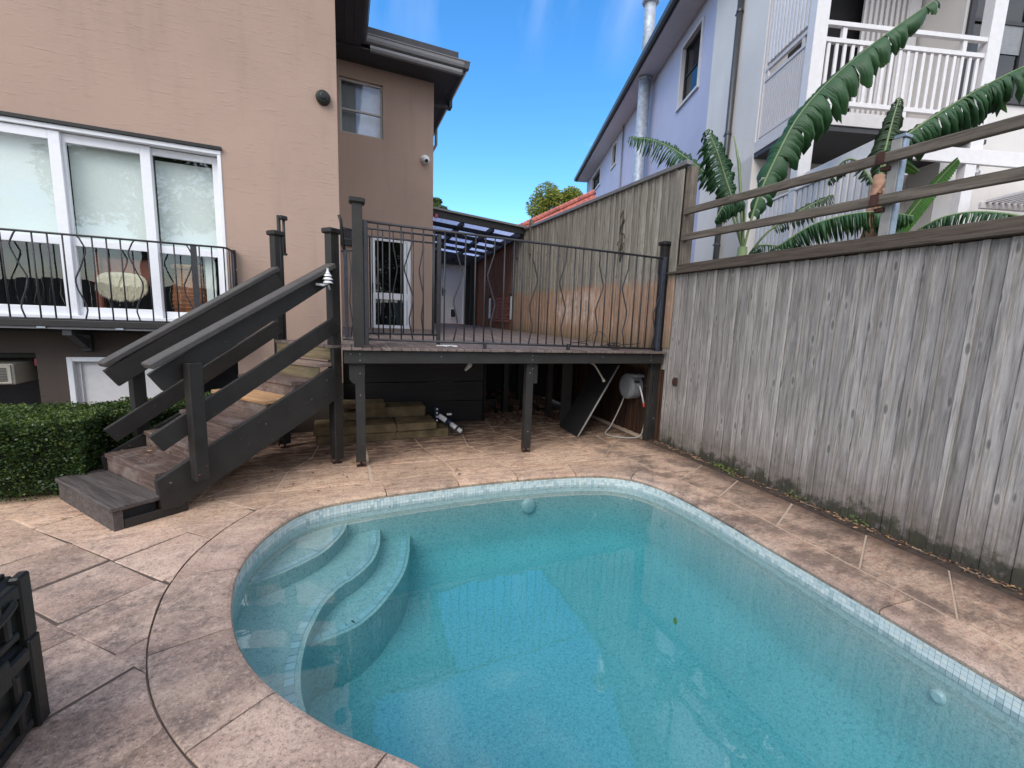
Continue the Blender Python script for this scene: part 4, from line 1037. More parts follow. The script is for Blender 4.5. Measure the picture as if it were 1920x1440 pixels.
# ================================================================ PALING FENCES
rf=random.Random(21)
fl=thing('paling_fence','weathered grey timber paling fence with dark capping along the right of the pool','fence',(3.76,1.6,0))
BY=[4.429,4.28,4.197,4.05,3.902,3.747,3.608,3.462,3.298,3.163,3.01,2.86,2.712,2.574,2.425,2.276,2.12,1.974,1.826,1.681,1.531,1.394,1.25,1.10,.95,.80,.65,.50,.35]
y=.35
while y>-2.5: y-=.15; BY.append(y)
for i,(a,b) in enumerate(zip(BY,BY[1:])):
    w_=a-b; c=(a+b)/2; lean=rf.uniform(-.004,.004)
    # lapped boards: each is set slightly askew, a narrower cover board stands proud of its left edge
    tl=rf.uniform(.05,.12)
    plank('paling',(3.752,c+lean,.0-rf.uniform(0,.02)),(3.748,c,2.128-rf.uniform(0,.006)),w_*.97,.016,(tl,1,0),'fence_grey',fl,.003)
    plank('back_board',(3.775,a,.0),(3.775,a,2.17),w_*.3,.014,(0,1,0),'fence_cap',fl,.002)
    cw=w_*rf.uniform(.22,.40)
    plank('cover_board',(3.735,a-cw*.5+lean,.0),(3.732,a-cw*.5,2.126),cw,.016,(rf.uniform(-.05,.05),1,0),'fence_grey',fl,.004)
plank('capping',(3.715,4.47,2.142),(3.715,-2.6,2.147),.10,.026,(1,0,0),'fence_cap',fl,.004)
plank('top_rail',(3.75,4.46,2.20),(3.75,-2.6,2.205),.085,.045,(0,0,1),'fence_cap',fl,.004)
plank('rail',(3.81,4.46,1.6),(3.81,-2.6,1.6),.09,.04,(0,0,1),'fence_rail',fl,.004)
plank('backing_rail',(3.80,4.46,2.10),(3.80,-2.6,2.10),.14,.02,(0,0,1),'fence_cap',fl,.002)
# post and rail screen above it
for z0,z1,nm in ((2.845,2.795,'screen_rail'),(2.548,2.482,'screen_rail')):
    plank(nm,(3.735,4.32,z0),(3.735,-2.6,z1-.07),.075,.045,(0,0,1),'fence_rail',fl,.006)
mb=MB(); mb.box(3.79,3.85,2.10,2.16,.0,2.94,.006); pst=obj('steel_post',mb,'post_steel',fl); 
mb=MB(); mb.box(3.778,3.789,2.115,2.185,2.2,2.94,.003); obj('post_face',mb,'post_light',fl)
mb=MB(); mb.box(3.775,3.86,2.09,2.17,2.94,2.965,.004); obj('post_cap',mb,'post_steel',fl)
for z in (2.80,2.50):
    mb=MB(); mb.box(3.70,3.711,2.175,2.235,z-.035,z+.05,.002); mb.box(3.745,3.785,2.16,2.22,z-.075,z-.045,.002); obj('bracket',mb,'rust',fl)
mb=MB(); mb.box(3.705,3.735,4.17,4.235,.78,.88,.006); mb.box(3.69,3.706,4.175,4.23,.80,.865,.004); obj('hinge_bracket',mb,'rust',fl)
# tall fence past the deck
fu=thing('tall_paling_fence','tall timber paling fence rising behind the deck, grey above and brown below','fence',(3.76,8,0))
def zt_u(y): return 3.385+(y-4.4)*.018 if y<9.45 else 3.475-(y-9.45)*.022
y=4.40;i=0
while y<13.4:
    w_=.150*rf.uniform(.96,1.04); c=y+w_/2
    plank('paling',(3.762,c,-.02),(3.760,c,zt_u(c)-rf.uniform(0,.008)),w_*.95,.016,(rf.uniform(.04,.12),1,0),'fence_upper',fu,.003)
    cw=w_*rf.uniform(.25,.42)
    plank('cover_board',(3.744,y+w_-cw*.5,-.02),(3.743,y+w_-cw*.5,zt_u(c)-.002),cw,.015,(rf.uniform(-.05,.05),1,0),'fence_upper',fu,.003)
    plank('back_board',(3.786,c,-.02),(3.786,c,zt_u(c)-.01),w_*1.0,.014,(0,1,0),'fence_cap',fu,0)
    y+=w_; i+=1
plank('capping',(3.745,4.31,3.40),(3.745,9.5,3.492),.085,.05,(1,0,0),'gutter_edge',fu,.004)
plank('capping',(3.73,9.5,3.49),(3.73,13.4,3.40),.09,.06,(1,0,0),'fence_rail',fu,.004)
plank('corner_post',(3.81,4.33,0),(3.81,4.33,3.36),.10,.10,(0,1,0),'fence_rail',fu,.006)
plank('corner_board',(3.722,4.44,1.22),(3.722,4.42,3.34),.12,.02,(0,1,0),'fence_upper',fu,.004)
plank('corner_board',(3.728,4.46,.95),(3.728,4.46,1.85),.06,.02,(0,1,0),'fence_grey',fu,.004)
for y,zz_ in ((9.05,3.62),(9.85,3.60)): plank('post',(3.73,y,2.9),(3.73,y,zz_),.07,.07,(0,1,0),'fence_rail',fu,.004)
# brick panel framed in the brown section
bp=thing('brick_panel','low red brick panel with white frame pieces in the brown fence below the pergola','brick panel',(3.72,10.9,1.3))
for r in range(8):
    for k in range(6):
        y0=10.25+.235*k+(.117 if r%2 else 0)
        if y0>11.5: continue
        mb=MB(); mb.box(3.712,3.73,y0,y0+.222,1.42+.078*r,1.42+.078*r+.066,.003); obj('brick',mb,'brick_red',bp)
for y in (10.05,11.75):
    mb=MB(); mb.box(3.70,3.735,y,y+.09,1.5,2.05,.004); obj('frame_piece',mb,'white_paint',bp); mb=MB(); mb.box(3.705,3.735,y+.09,y+.16,1.75,2.12,.004); obj('frame_piece',mb,'rubber_black',bp)

# ================================================================ PERGOLA AND STORE at the back of the deck
pg=thing('pergola','dark framed pergola roof with blue corrugated sheets between the house and the tall fence','pergola',(2.7,10,1.25))
def pz(x,y): return 3.60-(x-1.72)*.068-(y-9.45)*.055
def pbeam(name,x0,y0,x1,y1,h,w_,dzv=0,mat='timber_dark'): return plank(name,(x0,y0,pz(x0,y0)+dzv),(x1,y1,pz(x1,y1)+dzv),h,w_,(0,0,1),mat,pg,.004)
pbeam('front_fascia',1.66,9.44,3.74,9.44,.14,.045,-.03)
mb=MB(); mb.prism([(1.62,9.36,pz(1.62,9.4)+.035),(1.62,9.36,pz(1.62,9.4)+.075),(1.62,9.52,pz(1.62,9.4)+.085),(1.62,9.52,pz(1.62,9.4)+.035)],Vector((2.14,0,-2.14*.068))); obj('roof_edge',mb,'roof_metal',pg)
for y in (10.15,10.85,11.55,12.25,12.95): pbeam('batten',1.70,y,3.70,y,.09,.045,-.04)
for x in (2.36,3.02): pbeam('rafter',x,9.47,x,13.35,.12,.045,-.09)
pbeam('side_beam',3.66,9.47,3.66,13.35,.14,.045,-.08); pbeam('side_beam',1.70,9.47,1.70,13.35,.14,.045,-.08)
# corrugated translucent roof
mb=MB(); nx=70; vs=[]
for j,y in enumerate((9.50,13.5)):
    for i in range(nx+1):
        x=1.68+2.04*i/nx; vs.append(Vector((x,y,pz(x,y)+.03+.010*math.sin(i*math.pi/2.0+.8))))
mb.add(vs,[(i,i+1,nx+2+i,nx+1+i) for i in range(nx)])
s=NB('poly_sheet'); t=s.n('ShaderNodeBsdfTranslucent'); t.inputs[0].default_value=(.62,.68,.92,1); d=s.n('ShaderNodeBsdfPrincipled'); d.inputs['Base Color'].default_value=(.45,.5,.7,1); d.inputs['Roughness'].default_value=.3
m=s.n('ShaderNodeMixShader'); m.inputs[0].default_value=.85; s.l(d.outputs[0],m.inputs[1]); s.l(t.outputs[0],m.inputs[2]); s.l(m.outputs[0],s.out.inputs[0])
obj('roof_sheet',mb,'poly_sheet',pg,smooth=True)
mb=MB(); mb.box(1.70,1.76,9.43,9.49,3.40,3.47,.003); mb.v=[v+Vector((.05,-.05,.08)) for v in mb.v]; obj('end_tag',mb,'pink_sign',pg)
sh=thing('store_room','dark timber store wall with cream door and cat flap under the pergola','shed',(3,13.4,1.27))
mb=MB(); wallgrid(mb,'y',13.4,.12,1.5,3.78,1.2,3.35,[(2.66,3.42,1.275,3.12)]); obj('wall',mb,'timber_dark',sh)
mb=MB(); mb.box(2.66,3.36,13.43,13.47,1.28,3.12,.004); dd=obj('door',mb,'cream_paint',sh)
mb=MB(); mb.box(3.36,3.42,13.38,13.47,1.275,3.12,.004); mb.box(2.66,3.36,13.38,13.43,3.07,3.12,.003); obj('door_frame',mb,'white_paint',sh)
mb=MB(); mb.box(2.98,3.16,13.415,13.429,1.45,1.75,.004); obj('cat_flap',mb,'white_paint',dd); mb=MB(); mb.box(3.0,3.13,13.405,13.414,1.50,1.73,.004); obj('flap',mb,'rubber_black',dd)
mb=MB(); mb.box(2.73,2.755,13.40,13.428,2.12,2.36,.004); mb.box(2.755,2.85,13.39,13.405,2.26,2.28,.003); obj('handle',mb,'rubber_black',dd)
mb=MB(); mb.box(1.7,3.7,13.30,13.37,3.05,3.16,.004); obj('lintel',mb,'timber_dark',sh)
mb=MB(); mb.box(2.42,2.52,13.28,13.37,2.8,3.05,.01); obj('door_lamp',mb,'rubber_black',sh)
mb=MB(); mb.box(2.60,3.40,13.05,13.38,1.26,1.30,.005); obj('step',mb,'brick_red',sh)
sqbar('post',(3.58,13.2,1.25),(3.58,13.2,3.3),.10,'timber_dark',sh)

# ================================================================ NEIGHBOUR HOUSE (its own grid, turned to the right)
TH=R(-18.66)
nb=thing('neighbour_house','tall pale and lilac rendered neighbouring house with balcony, dark gutter and downpipe','house',(4.11,6.22,0),rot=TH)
M0=4.11
mb=MB(); wallgrid2=[]
def side_wall(mb,pos,thick,n0,n1,z0,z1,holes):
    us=sorted({n0,n1,*[h[0] for h in holes],*[h[1] for h in holes]}); zs=sorted({z0,z1,*[h[2] for h in holes],*[h[3] for h in holes]})
    for a,b in zip(us,us[1:]):
        for c,d in zip(zs,zs[1:]):
            um,zm=(a+b)/2,(c+d)/2
            if any(h[0]<um<h[1] and h[2]<zm<h[3] for h in holes): continue
            mb.box(pos,pos+thick,a,b,c,d)
W1=(9.98,11.13,6.66,8.0); W2=(16.9,17.65,7.38,8.17); W3=(19.5,21.4,7.4,8.12)
side_wall(mb,M0+.03,.3,9.36,22.6,-.1,8.3,[W1,W2,W3]); obj('wall',mb,'lilac_wall',nb,label='lilac rendered side wall')
mb=MB(); mb.box(M0,M0+.4,7.42,9.359,-.1,8.3); obj('wall',mb,'cream_wall',nb,label='cream corner wall')
mb=MB(); mb.box(M0+.4,M0+6,8.3,8.6,-.1,9); mb.box(M0+.0,M0+6,7.44,8.3,-.1,4.36); obj('wall',mb,'cream_wall',nb)
mb=MB(); mb.box(6.95,12,6.9,8.3,-.1,9); obj('wall',mb,'cream_wall',nb)
for (a,b,c,d),nm in ((W1,'a'),(W2,'b'),(W3,'c')):
    mb=MB(); t=.07
    mb.box(M0-.0,M0+.10,a,a+t,c,d,.003); mb.box(M0-.0,M0+.10,b-t,b,c,d,.003); mb.box(M0-.02,M0+.12,a-.02,b+.02,c-.06,c-.001,.003); mb.box(M0,M0+.1,a+t,b-t,d-.05,d,.003)
    f=obj('window_frame',mb,'cream_paint',nb)
    mb=MB(); mb.box(M0+.14,M0+.17,a,b,c,d); mb.v=[v for v in mb.v]; g=obj('pane',mb,'dark_glass',f)
    mb=MB(); mb.box(M0+.12,M0+.139,a+t,a+t+.04,c,d); mb.box(M0+.12,M0+.139,b-t-.04,b-t,c,d); mb.box(M0+.12,M0+.139,a+t,b-t,(c+d)/2-.02,(c+d)/2+.02); mb.box(M0+.12,M0+.139,a+t,b-t,d-.09,d-.05); mb.box(M0+.12,M0+.139,a+t,b-t,c,c+.04); obj('sash',mb,'rubber_black',f)
    mb=MB(); mb.box(M0+.24,M0+.26,a+.1,b-.1,c+.1,d-.1); obj('blind',mb,'blind',f)
# eave
mb=MB(); mb.box(3.60,M0+.4,6.2,22.5,8.29,8.32); obj('soffit',mb,'cream_paint',nb)
mb=MB(); mb.box(3.575,3.60,6.2,22.5,8.28,8.44); obj('fascia',mb,'gutter_dark',nb)
pr=[(0,.02),(.06,.0),(.10,.03),(.12,.12),(.11,.14),(0,.14)]
mb=MB(); mb.prism([Vector((3.574-a,6.2,8.29+h)) for a,h in pr],(0,16.3,0)); obj('gutter',mb,'gutter_dark',nb)
mb=MB(); mb.prism([Vector((3.5,6.2,8.44)),Vector((9,6.2,10.2)),Vector((9,6.2,10.1)),Vector((3.6,6.2,8.40))],(0,16.3,0)); obj('roof',mb,'roof_metal',nb)
mb=MB(); mb.box(M0+.03,M0+6,22.4,22.6,-.1,8.3); obj('wall',mb,'cream_wall',nb)
# downpipes and flue
obj('downpipe',MB().tube([(M0-.06,8.26,8.2),(M0-.06,8.26,.2)],.052,10),'gutter_dark',nb,smooth=True)
for z in (7.0,5.0,3.06): mb=MB(); mb.lathe((M0-.06,8.26,z),(0,0,1),[(.062,-.02),(.062,.02)],12); mb.box(M0-.09,M0,8.33,8.37,z-.015,z+.015); obj('pipe_clip',mb,'gutter_dark',nb)
obj('downpipe',MB().tube([(M0-.02,16.0,8.25),(M0-.02,16.0,2)],.03,8),'plastic_grey',nb,smooth=True)
fl_=thing('metal_flue','tall galvanised flue pipe rising up the lilac wall past the gutter','flue',(3.9,13.1,3),rot=TH)
mb=MB(); mb.tube([(3.86,13.05,2),(3.86,13.05,8.26)],.165,20); obj('pipe',mb,'galvanised',fl_,smooth=True)
mb=MB(); mb.tube([(3.86,13.05,8.27),(3.86,13.05,10.55)],.15,20); obj('pipe',mb,'galvanised',fl_,smooth=True)
mb=MB(); mb.lathe((3.86,13.05,10.12),(0,0,1),[(.16,0),(.225,.03),(.225,.12),(.19,.16),(.19,.26),(.235,.30),(.235,.36),(.17,.42)],20); obj('cowl',mb,'galvanised',fl_)
mb=MB(); mb.lathe((3.86,13.05,8.2),(0,0,1),[(.17,0),(.19,.01),(.19,.06),(.17,.07)],20); obj('collar',mb,'galvanised',fl_)
# balcony
B='cream_paint'
mb=MB(); mb.box(M0,6.72,6.22,7.42,4.37,4.55,.004); obj('balcony_slab',mb,B,nb)
mb=MB(); mb.box(M0+.01,6.95,6.24,7.42,4.30,4.36); obj('balcony_soffit',mb,'soffit',nb)
for x0,x1,z0,z1 in ((M0+.01,M0+.20,4.551,8.3),(6.70,6.90,3.9,8.3),(M0+.01,M0+.20,.0,4.3)):
    mb=MB(); mb.box(x0,x1,6.225,6.38,z0,z1,.006); obj('balcony_post',mb,'white_paint',nb)
mb=MB(); mb.box(M0+.2,6.70,6.24,6.30,5.62,5.68,.004); mb.box(M0+.2,6.70,6.25,6.31,5.42,5.48,.004); mb.box(M0+.2,6.70,6.25,6.31,4.64,4.70,.004)
for x in (4.55,6.35): mb.box(x,x+.06,6.255,6.305,5.481,5.619)
for x in (4.50,5.6): mb.box(x,x+.05,6.255,6.305,4.551,4.639)
obj('front_rail',mb,'white_paint',nb)
x=4.36
while x<6.66:
    mb=MB(); mb.box(x,x+.045,6.262,6.29,4.701,5.419,.003); obj('baluster',mb,'white_paint',nb); x+=.118
mb=MB(); mb.box(M0+.02,M0+.07,6.38,7.40,5.58,5.64,.004); mb.box(M0+.02,M0+.07,6.38,7.40,5.42,5.47,.004); mb.box(M0+.02,M0+.07,6.38,7.40,4.58,4.63,.004); mb.box(M0+.015,M0+.075,7.36,7.419,4.551,8.3,.004)
for y in (6.45,7.28): mb.box(M0+.025,M0+.065,y,y+.05,5.471,5.579)
obj('side_rail',mb,B,nb)
y=6.40
while y<7.35: mb=MB(); mb.box(M0+.03,M0+.055,y,y+.034,4.631,5.419,.002); obj('batten',mb,B,nb); y+=.049
mb=MB(); mb.box(M0+.09,M0+.10,6.4,7.35,4.63,5.42); obj('batten_backing',mb,'cream_paint',nb)
y=6.44
while y<7.33: mb=MB(); mb.box(M0+.03,M0+.06,y,y+.055,5.70,8.2,.004); mb.v=[v for v in mb.v]; obj('louvre',mb,'white_paint',nb); y+=.085
mb=MB(); mb.box(M0+.08,M0+.09,6.4,7.35,5.66,8.25); obj('louvre_backing',mb,'cream_paint',nb)
mb=MB(); mb.box(M0+.25,6.7,8.0,8.29,4.56,8.3); obj('room',mb,'room_dark',nb)
mb=MB(); mb.box(M0,6.9,6.22,8.3,8.0,8.25); obj('balcony_ceiling',mb,'soffit',nb)
x=5.95
while x<6.65: mb=MB(); mb.box(x,x+.05,7.6,7.63,4.6,8.0,.003); obj('louvre',mb,'cream_paint',nb); x+=.095
mb=MB(); mb.box(5.9,6.9,7.66,7.70,4.56,8.0); obj('louvre_backing',mb,'white_paint',nb)
# window to the right of the balcony
f=MB(); f.box(7.0,9.2,6.86,6.91,5.2,5.28); f.box(7.0,7.09,6.86,6.90,5.28,8); f.box(7.95,8.02,6.86,6.90,5.28,8); f.box(7.09,9.2,6.865,6.895,6.3,6.35); f=obj('window_frame',f,'soffit',nb); mb=MB(); mb.box(7.09,9.2,6.895,6.899,5.28,8); obj('pane',mb,'dark_glass',f)
mb=MB(); mb.box(7.3,9.2,6.88,6.882,5.9,6.3) ; obj('curtain',mb,'plastic_grey',f)
# white screen at ground level with vertical battens and a raised solid end
ws=thing('batten_screen','white vertical batten screen under the neighbour balcony behind the banana plants','screen',(4.16,6,2),rot=TH)
y=4.95
while y<7.15:
    mb=MB(); zt_=3.47-(0 if y>5.7 else 0); mb.box(4.135,4.165,y,y+.075,1.6,zt_,.006); obj('batten',mb,'white_paint',ws); y+=.105
mb=MB(); mb.box(4.17,4.18,4.9,7.2,1.6,3.45); obj('screen_backing',mb,'cream_paint',ws)
mb=MB(); mb.box(4.12,4.19,4.9,7.2,3.47,3.50,.004); obj('top_rail',mb,'white_paint',ws)
mb=MB(); mb.box(4.20,4.26,4.85,6.2,1.6,3.70,.004); obj('solid_panel',mb,'white_paint',ws)
# right hand pergola of the neighbour
np_=thing('white_pergola','white framed pergola with slatted roof behind the post and rail screen','pergola',(6.6,6.0,2),rot=TH)
mb=MB(); mb.box(5.56,9.0,6.16,6.215,3.99,4.19,.004); obj('front_beam',mb,'white_paint',np_)
for x in (6.62,8.7): mb=MB(); mb.box(x,x+.17,6.17,6.30,.0,3.985,.005); obj('post',mb,'white_paint',np_)
for k in range(3):
    z=3.82-.0*k; x=5.8+1.15*k; mb=MB(); mb.prism([Vector((x,6.3,3.82)),Vector((x+.06,6.3,3.82)),Vector((x+.06,6.3,3.96)),Vector((x,6.3,3.96))],Vector((.9,-0+1.1,-.0))); obj('rafter',mb,'cream_paint',np_)
for k in range(26):
    x=6.95+.10*k; mb=MB(); mb.box(x,x+.045,5.2,6.1,3.46+.002*k,3.50+.002*k,.003); obj('roof_slat',mb,'white_paint',np_)
mb=MB(); mb.box(6.9,9.6,5.12,5.18,3.38,3.47,.004); mb.box(6.9,9.6,6.10,6.15,3.38,3.47,.004); obj('slat_frame',mb,'cream_paint',np_)
mb=MB(); mb.box(6.9,9.6,6.7,6.75,1.5,3.30,.004); obj('back_screen',mb,'cream_paint',np_)
mb=MB(); mb.box(5.7,6.5,6.62,6.66,1.9,2.9,.004); obj('shutter',mb,'room_dark',np_)
for k in range(6): mb=MB(); mb.box(5.72,6.48,6.59,6.615,2.0+.13*k,2.09+.13*k,.003); obj('shutter_slat',mb,'iron_blue',np_)

# ================================================================ BANANA PLANTS
def leaf(name,parent,spine,width,mat='banana_leaf',seed=0,rag=.6,droop=.5,fold=.3,petiole=.12,side=None,taper=.18,nh=(0,0,1)):
    """torn banana leaf: a midrib with strips hanging either side"""
    rl=random.Random(seed); P=catmull([tuple(p) for p in spine],10,False); n=len(P)
    mb=MB(); mb.cur=1; mb.tube(P,[.014*(1-.8*i/(n-1))+.002 for i in range(n)],6); mb.cur=0
    dense=[]
    for a,b in zip(P,P[1:]):
        for k in range(6): dense.append(a.lerp(b,k/6))
    dense.append(P[-1]); N=len(dense)
    up0=Vector(nh).normalized()
    for sd in (-1,1):
        i=int(N*petiole)
        while i<N-1:
            L=(rl.choice((1,2,3,4,7)) if rag>.75 else rl.choice((2,3,5,9))) if rag>.5 else rl.choice((4,7,10,14,20))
            if rag<.2: L=N
            j=min(N-1,i+L)
            # each strip is a quad patch, its outer edge drifts toward the tip
            dr=droop*rl.uniform(.7,1.3); tw=rl.uniform(-.12,.12)*rag; rows=5
            cols=list(range(i,j+1)); vs=[]
            lenf=rl.uniform(.82,1.08) if rag>.3 else 1
            if rag>.5 and rl.random()<.06: i=j; continue
            for ci,c in enumerate(cols):
                t=(c/N-petiole)/(1-petiole); wv=width*min(1,(t/taper))**.5*(max(0,1-t)**.45 if t>.45 else .76) *1.0
                wv=width*(math.sin(math.pi*min(1,t*.92+.06))**.55)*lenf
                uu=ci/max(1,len(cols)-1); lob=(1-.34*abs(2*uu-1)**2.2) if (rag>=.2 and len(cols)>2) else 1; wv*=lob
                tan=(dense[min(c+1,N-1)]-dense[max(c-1,0)]).normalized(); lat=tan.cross(up0); lat=lat.normalized() if lat.length>.05 else Vector((1,0,0)); nup=lat.cross(tan).normalized()
                if side is not None: lat=(side-tan*side.dot(tan)).normalized(); nup=tan.cross(lat); nup=-nup if nup.z<0 else nup
                for r in range(rows):
                    f=r/(rows-1); out=f*wv
                    ang=fold-(dr*1.35)*f**1.2+tw*f
                    x=math.cos(ang)*out; zz=math.sin(ang)*out
                    gap=1-.5*rag*f*0.5
                    cc=(ci/(max(1,len(cols)-1))-.5)*(1-gap)*(len(cols))*.012
                    q=dense[c]+lat*sd*x+nup*zz*.55+Vector((0,0,1))*min(0,zz)*.55+tan*(out*.16 - cc*1.2)
                    q+=nup*(.006*math.sin(c*1.9))*f
                    vs.append(q)
            m=rows; fs=[(a*m+b,a*m+b+1,(a+1)*m+b+1,(a+1)*m+b) for a in range(len(cols)-1) for b in range(m-1)]
            if fs: mb.add(vs,fs)
            i=j+ (0 if rag<.2 else 0)
            if rag>=.2 and rl.random()<rag*.35: i+=1
    o=obj(name,mb,[mat,'stem_green'],parent,smooth=True,recalc=False); return o
b1=thing('banana_plant','banana plant with one huge raised torn leaf standing before the cream corner wall','banana plant',(4.5,4.15,.0),group='banana plants behind the paling fence')
obj('trunk',MB().tube([(4.46,4.08,0),(4.50,4.12,1.6),(4.53,4.14,2.5)],[.11,.085,.055],12),'stem_green',b1,smooth=True)
leaf('leaf',b1,[(4.54,4.14,2.45),(4.62,4.08,3.05),(4.78,3.99,3.60),(4.95,3.9,4.02),(5.2,3.76,4.38),(5.55,3.56,4.75),(6.02,3.25,5.16)],.44,seed=1,rag=.34,droop=1.0,fold=.0,petiole=.12,nh=(-.35,-.35,.9))
leaf('leaf',b1,[(4.53,4.15,2.5),(4.45,4.4,3.1),(4.28,4.6,3.42),(4.0,4.85,3.72),(3.75,5.05,3.88),(3.5,5.25,3.94)],.26,'banana_leaf',2,.7,.8,.3,.3,nh=(-.5,-.5,.8))
leaf('leaf',b1,[(4.53,4.15,2.5),(4.42,4.22,2.95),(4.28,4.28,3.3),(4.15,4.33,3.6),(4.06,4.42,3.86)],.30,'banana_leaf',3,.8,1.0,.1,.26,nh=(-.6,-.6,.5))
leaf('leaf',b1,[(4.53,4.15,2.5),(4.40,4.06,2.88),(4.22,4.0,3.0),(4.02,3.98,2.92),(3.9,3.99,2.72)],.20,'banana_leaf',4,.7,1.2,.0,.3)
obj('spear_leaf',MB().tube([(4.54,4.14,2.5),(4.53,4.25,3.1),(4.51,4.31,3.5),(4.45,4.38,3.84)],[.02,.018,.02,.006],8),'stem_green',b1,smooth=True)
leaf('leaf',b1,[(4.54,4.12,2.3),(4.56,3.85,2.62),(4.79,3.63,2.86),(5.02,3.42,3.02)],.18,'banana_leaf_dry',5,.8,.9,.1,.4,nh=(-.5,-.6,.6))
leaf('leaf',b1,[(4.5,4.1,2.2),(4.43,3.95,2.36),(4.40,3.8,2.46),(4.50,3.6,2.44)],.10,'banana_leaf',6,.8,1.1,.0,.3)
leaf('leaf',b1,[(4.52,4.1,2.25),(4.49,3.6,2.44),(4.62,3.3,2.64),(4.85,2.95,2.72),(5.1,2.65,2.66)],.26,'banana_leaf',7,.6,1.35,.0,.2)
b2=thing('banana_plant','banana plant with dry shredded crown and long ragged leaf behind the blue steel post','banana plant',(5.1,2.95,0),group='banana plants behind the paling fence')
obj('trunk',MB().tube([(4.98,2.90,0),(5.06,2.96,1.6),(5.12,3.02,2.6),(5.17,3.06,3.15)],[.12,.10,.08,.05],12),'stem_brown',b2,smooth=True)
for k in range(7):
    a=k*.9; p=Vector((5.10,3.0,2.35+.1*k)); obj('dry_sheath',MB().tube([p,p+Vector((.05*math.cos(a),.05*math.sin(a),.12)),p+Vector((.13*math.cos(a),.13*math.sin(a),-.02-.05*(k%3)))],[.02,.022,.004],6),'stem_brown',b2)
leaf('leaf',b2,[(5.17,3.06,3.1),(5.24,3.08,3.42),(5.30,3.09,3.7),(5.38,3.1,3.97)],.28,'banana_leaf_dry',11,.9,1.1,-.1,.1,nh=(-.7,-.6,.3))
leaf('leaf',b2,[(5.17,3.06,3.1),(5.22,3.0,3.40),(5.36,2.9,3.58),(5.60,2.66,3.82),(5.82,2.42,4.0),(6.15,2.1,4.2)],.34,'banana_leaf',12,.7,1.25,.05,.12,nh=(-.3,-.4,.8))
leaf('leaf',b2,[(5.17,3.06,3.0),(5.0,3.2,3.3),(4.9,3.3,3.3),(4.8,3.35,3.1)],.15,'banana_leaf_dry',13,1.0,1.3,0,.1)
b3=thing('banana_plant','young banana plant with bright green untorn leaves right of the blue steel post','banana plant',(5.0,2.7,0),group='banana plants behind the paling fence')
obj('trunk',MB().tube([(4.98,2.72,0),(5.02,2.76,1.8),(5.08,2.80,2.35)],[.07,.06,.035],10),'stem_green',b3,smooth=True)
toward=Vector((-.35,-.6,.5)).normalized()
leaf('leaf',b3,[(5.06,2.80,2.2),(5.14,2.78,2.55),(5.26,2.68,2.86),(5.42,2.52,3.2)],.13,'banana_leaf_bright',14,.0,.35,.2,.05,side=Vector((.6,.2,-.5)))
leaf('leaf',b3,[(5.02,2.76,2.05),(5.03,2.75,2.3),(5.04,2.78,2.55),(5.0,2.86,2.86)],.13,'banana_leaf_bright',15,.0,.3,.2,.02,side=Vector((.8,-.3,0)))
leaf('leaf',b3,[(5.17,3.06,3.1),(5.32,3.06,3.3),(5.50,3.03,3.32),(5.68,2.98,3.25)],.09,'banana_leaf_bright',16,.0,.5,.2,.2)
b4=thing('banana_plant','low banana leaf drooping in a long fringe just above the fence capping at far right','banana plant',(5.4,2.3,0),group='banana plants behind the paling fence')
obj('trunk',MB().tube([(5.9,1.9,0),(5.85,1.9,2.0),(5.8,1.9,2.5)],[.09,.08,.05],10),'stem_green',b4,smooth=True)
leaf('leaf',b4,[(5.82,1.88,2.45),(5.66,2.05,2.60),(5.50,2.30,2.68),(5.34,2.5,2.66),(5.22,2.66,2.55)],.24,'banana_leaf',17,.6,1.4,.0,.1)
leaf('leaf',b4,[(5.82,1.88,2.5),(6.0,1.7,2.9),(6.3,1.5,3.1)],.14,'banana_leaf_dry',18,.9,1.2,.0,.2)

# ================================================================ FAR BACKGROUND
rh=thing('red_tiled_roof','low red tiled roof ridge showing above the tall paling fence','roof',(7.3,15,0))
RA,RB=Vector((5.9,15.6,4.78)),Vector((8.49,14.67,6.17)); dd_=(RB-RA)
down=Vector((-.05,-.55,-.62)).normalized()
mb=MB(); mb.prism([RA,RB,RB+Vector((.5,.4,-6)),RA+Vector((.0,.4,-4.5))],Vector((.3,2.0,0))); obj('wall',mb,'cream_wall',rh)
nr=26
for k in range(nr):
    a=RA+dd_*(k/nr); b=RA+dd_*((k+.9)/nr)
    mb=MB(); mb.tube([a+Vector((0,0,.02)),b+Vector((0,0,.045))],.10,8); obj('ridge_tile',mb,'roof_tile',rh)
for r in range(7):
    for k in range(34):
        p=RA+dd_*((k+.5*(r%2))/34)+down*(.10+.19*r); u_=dd_.normalized(); 
        mb=MB(); mb.obox(p,u_,down,u_.cross(down),.045,.11,.018,.006); obj('roof_tile',mb,'roof_tile',rh)
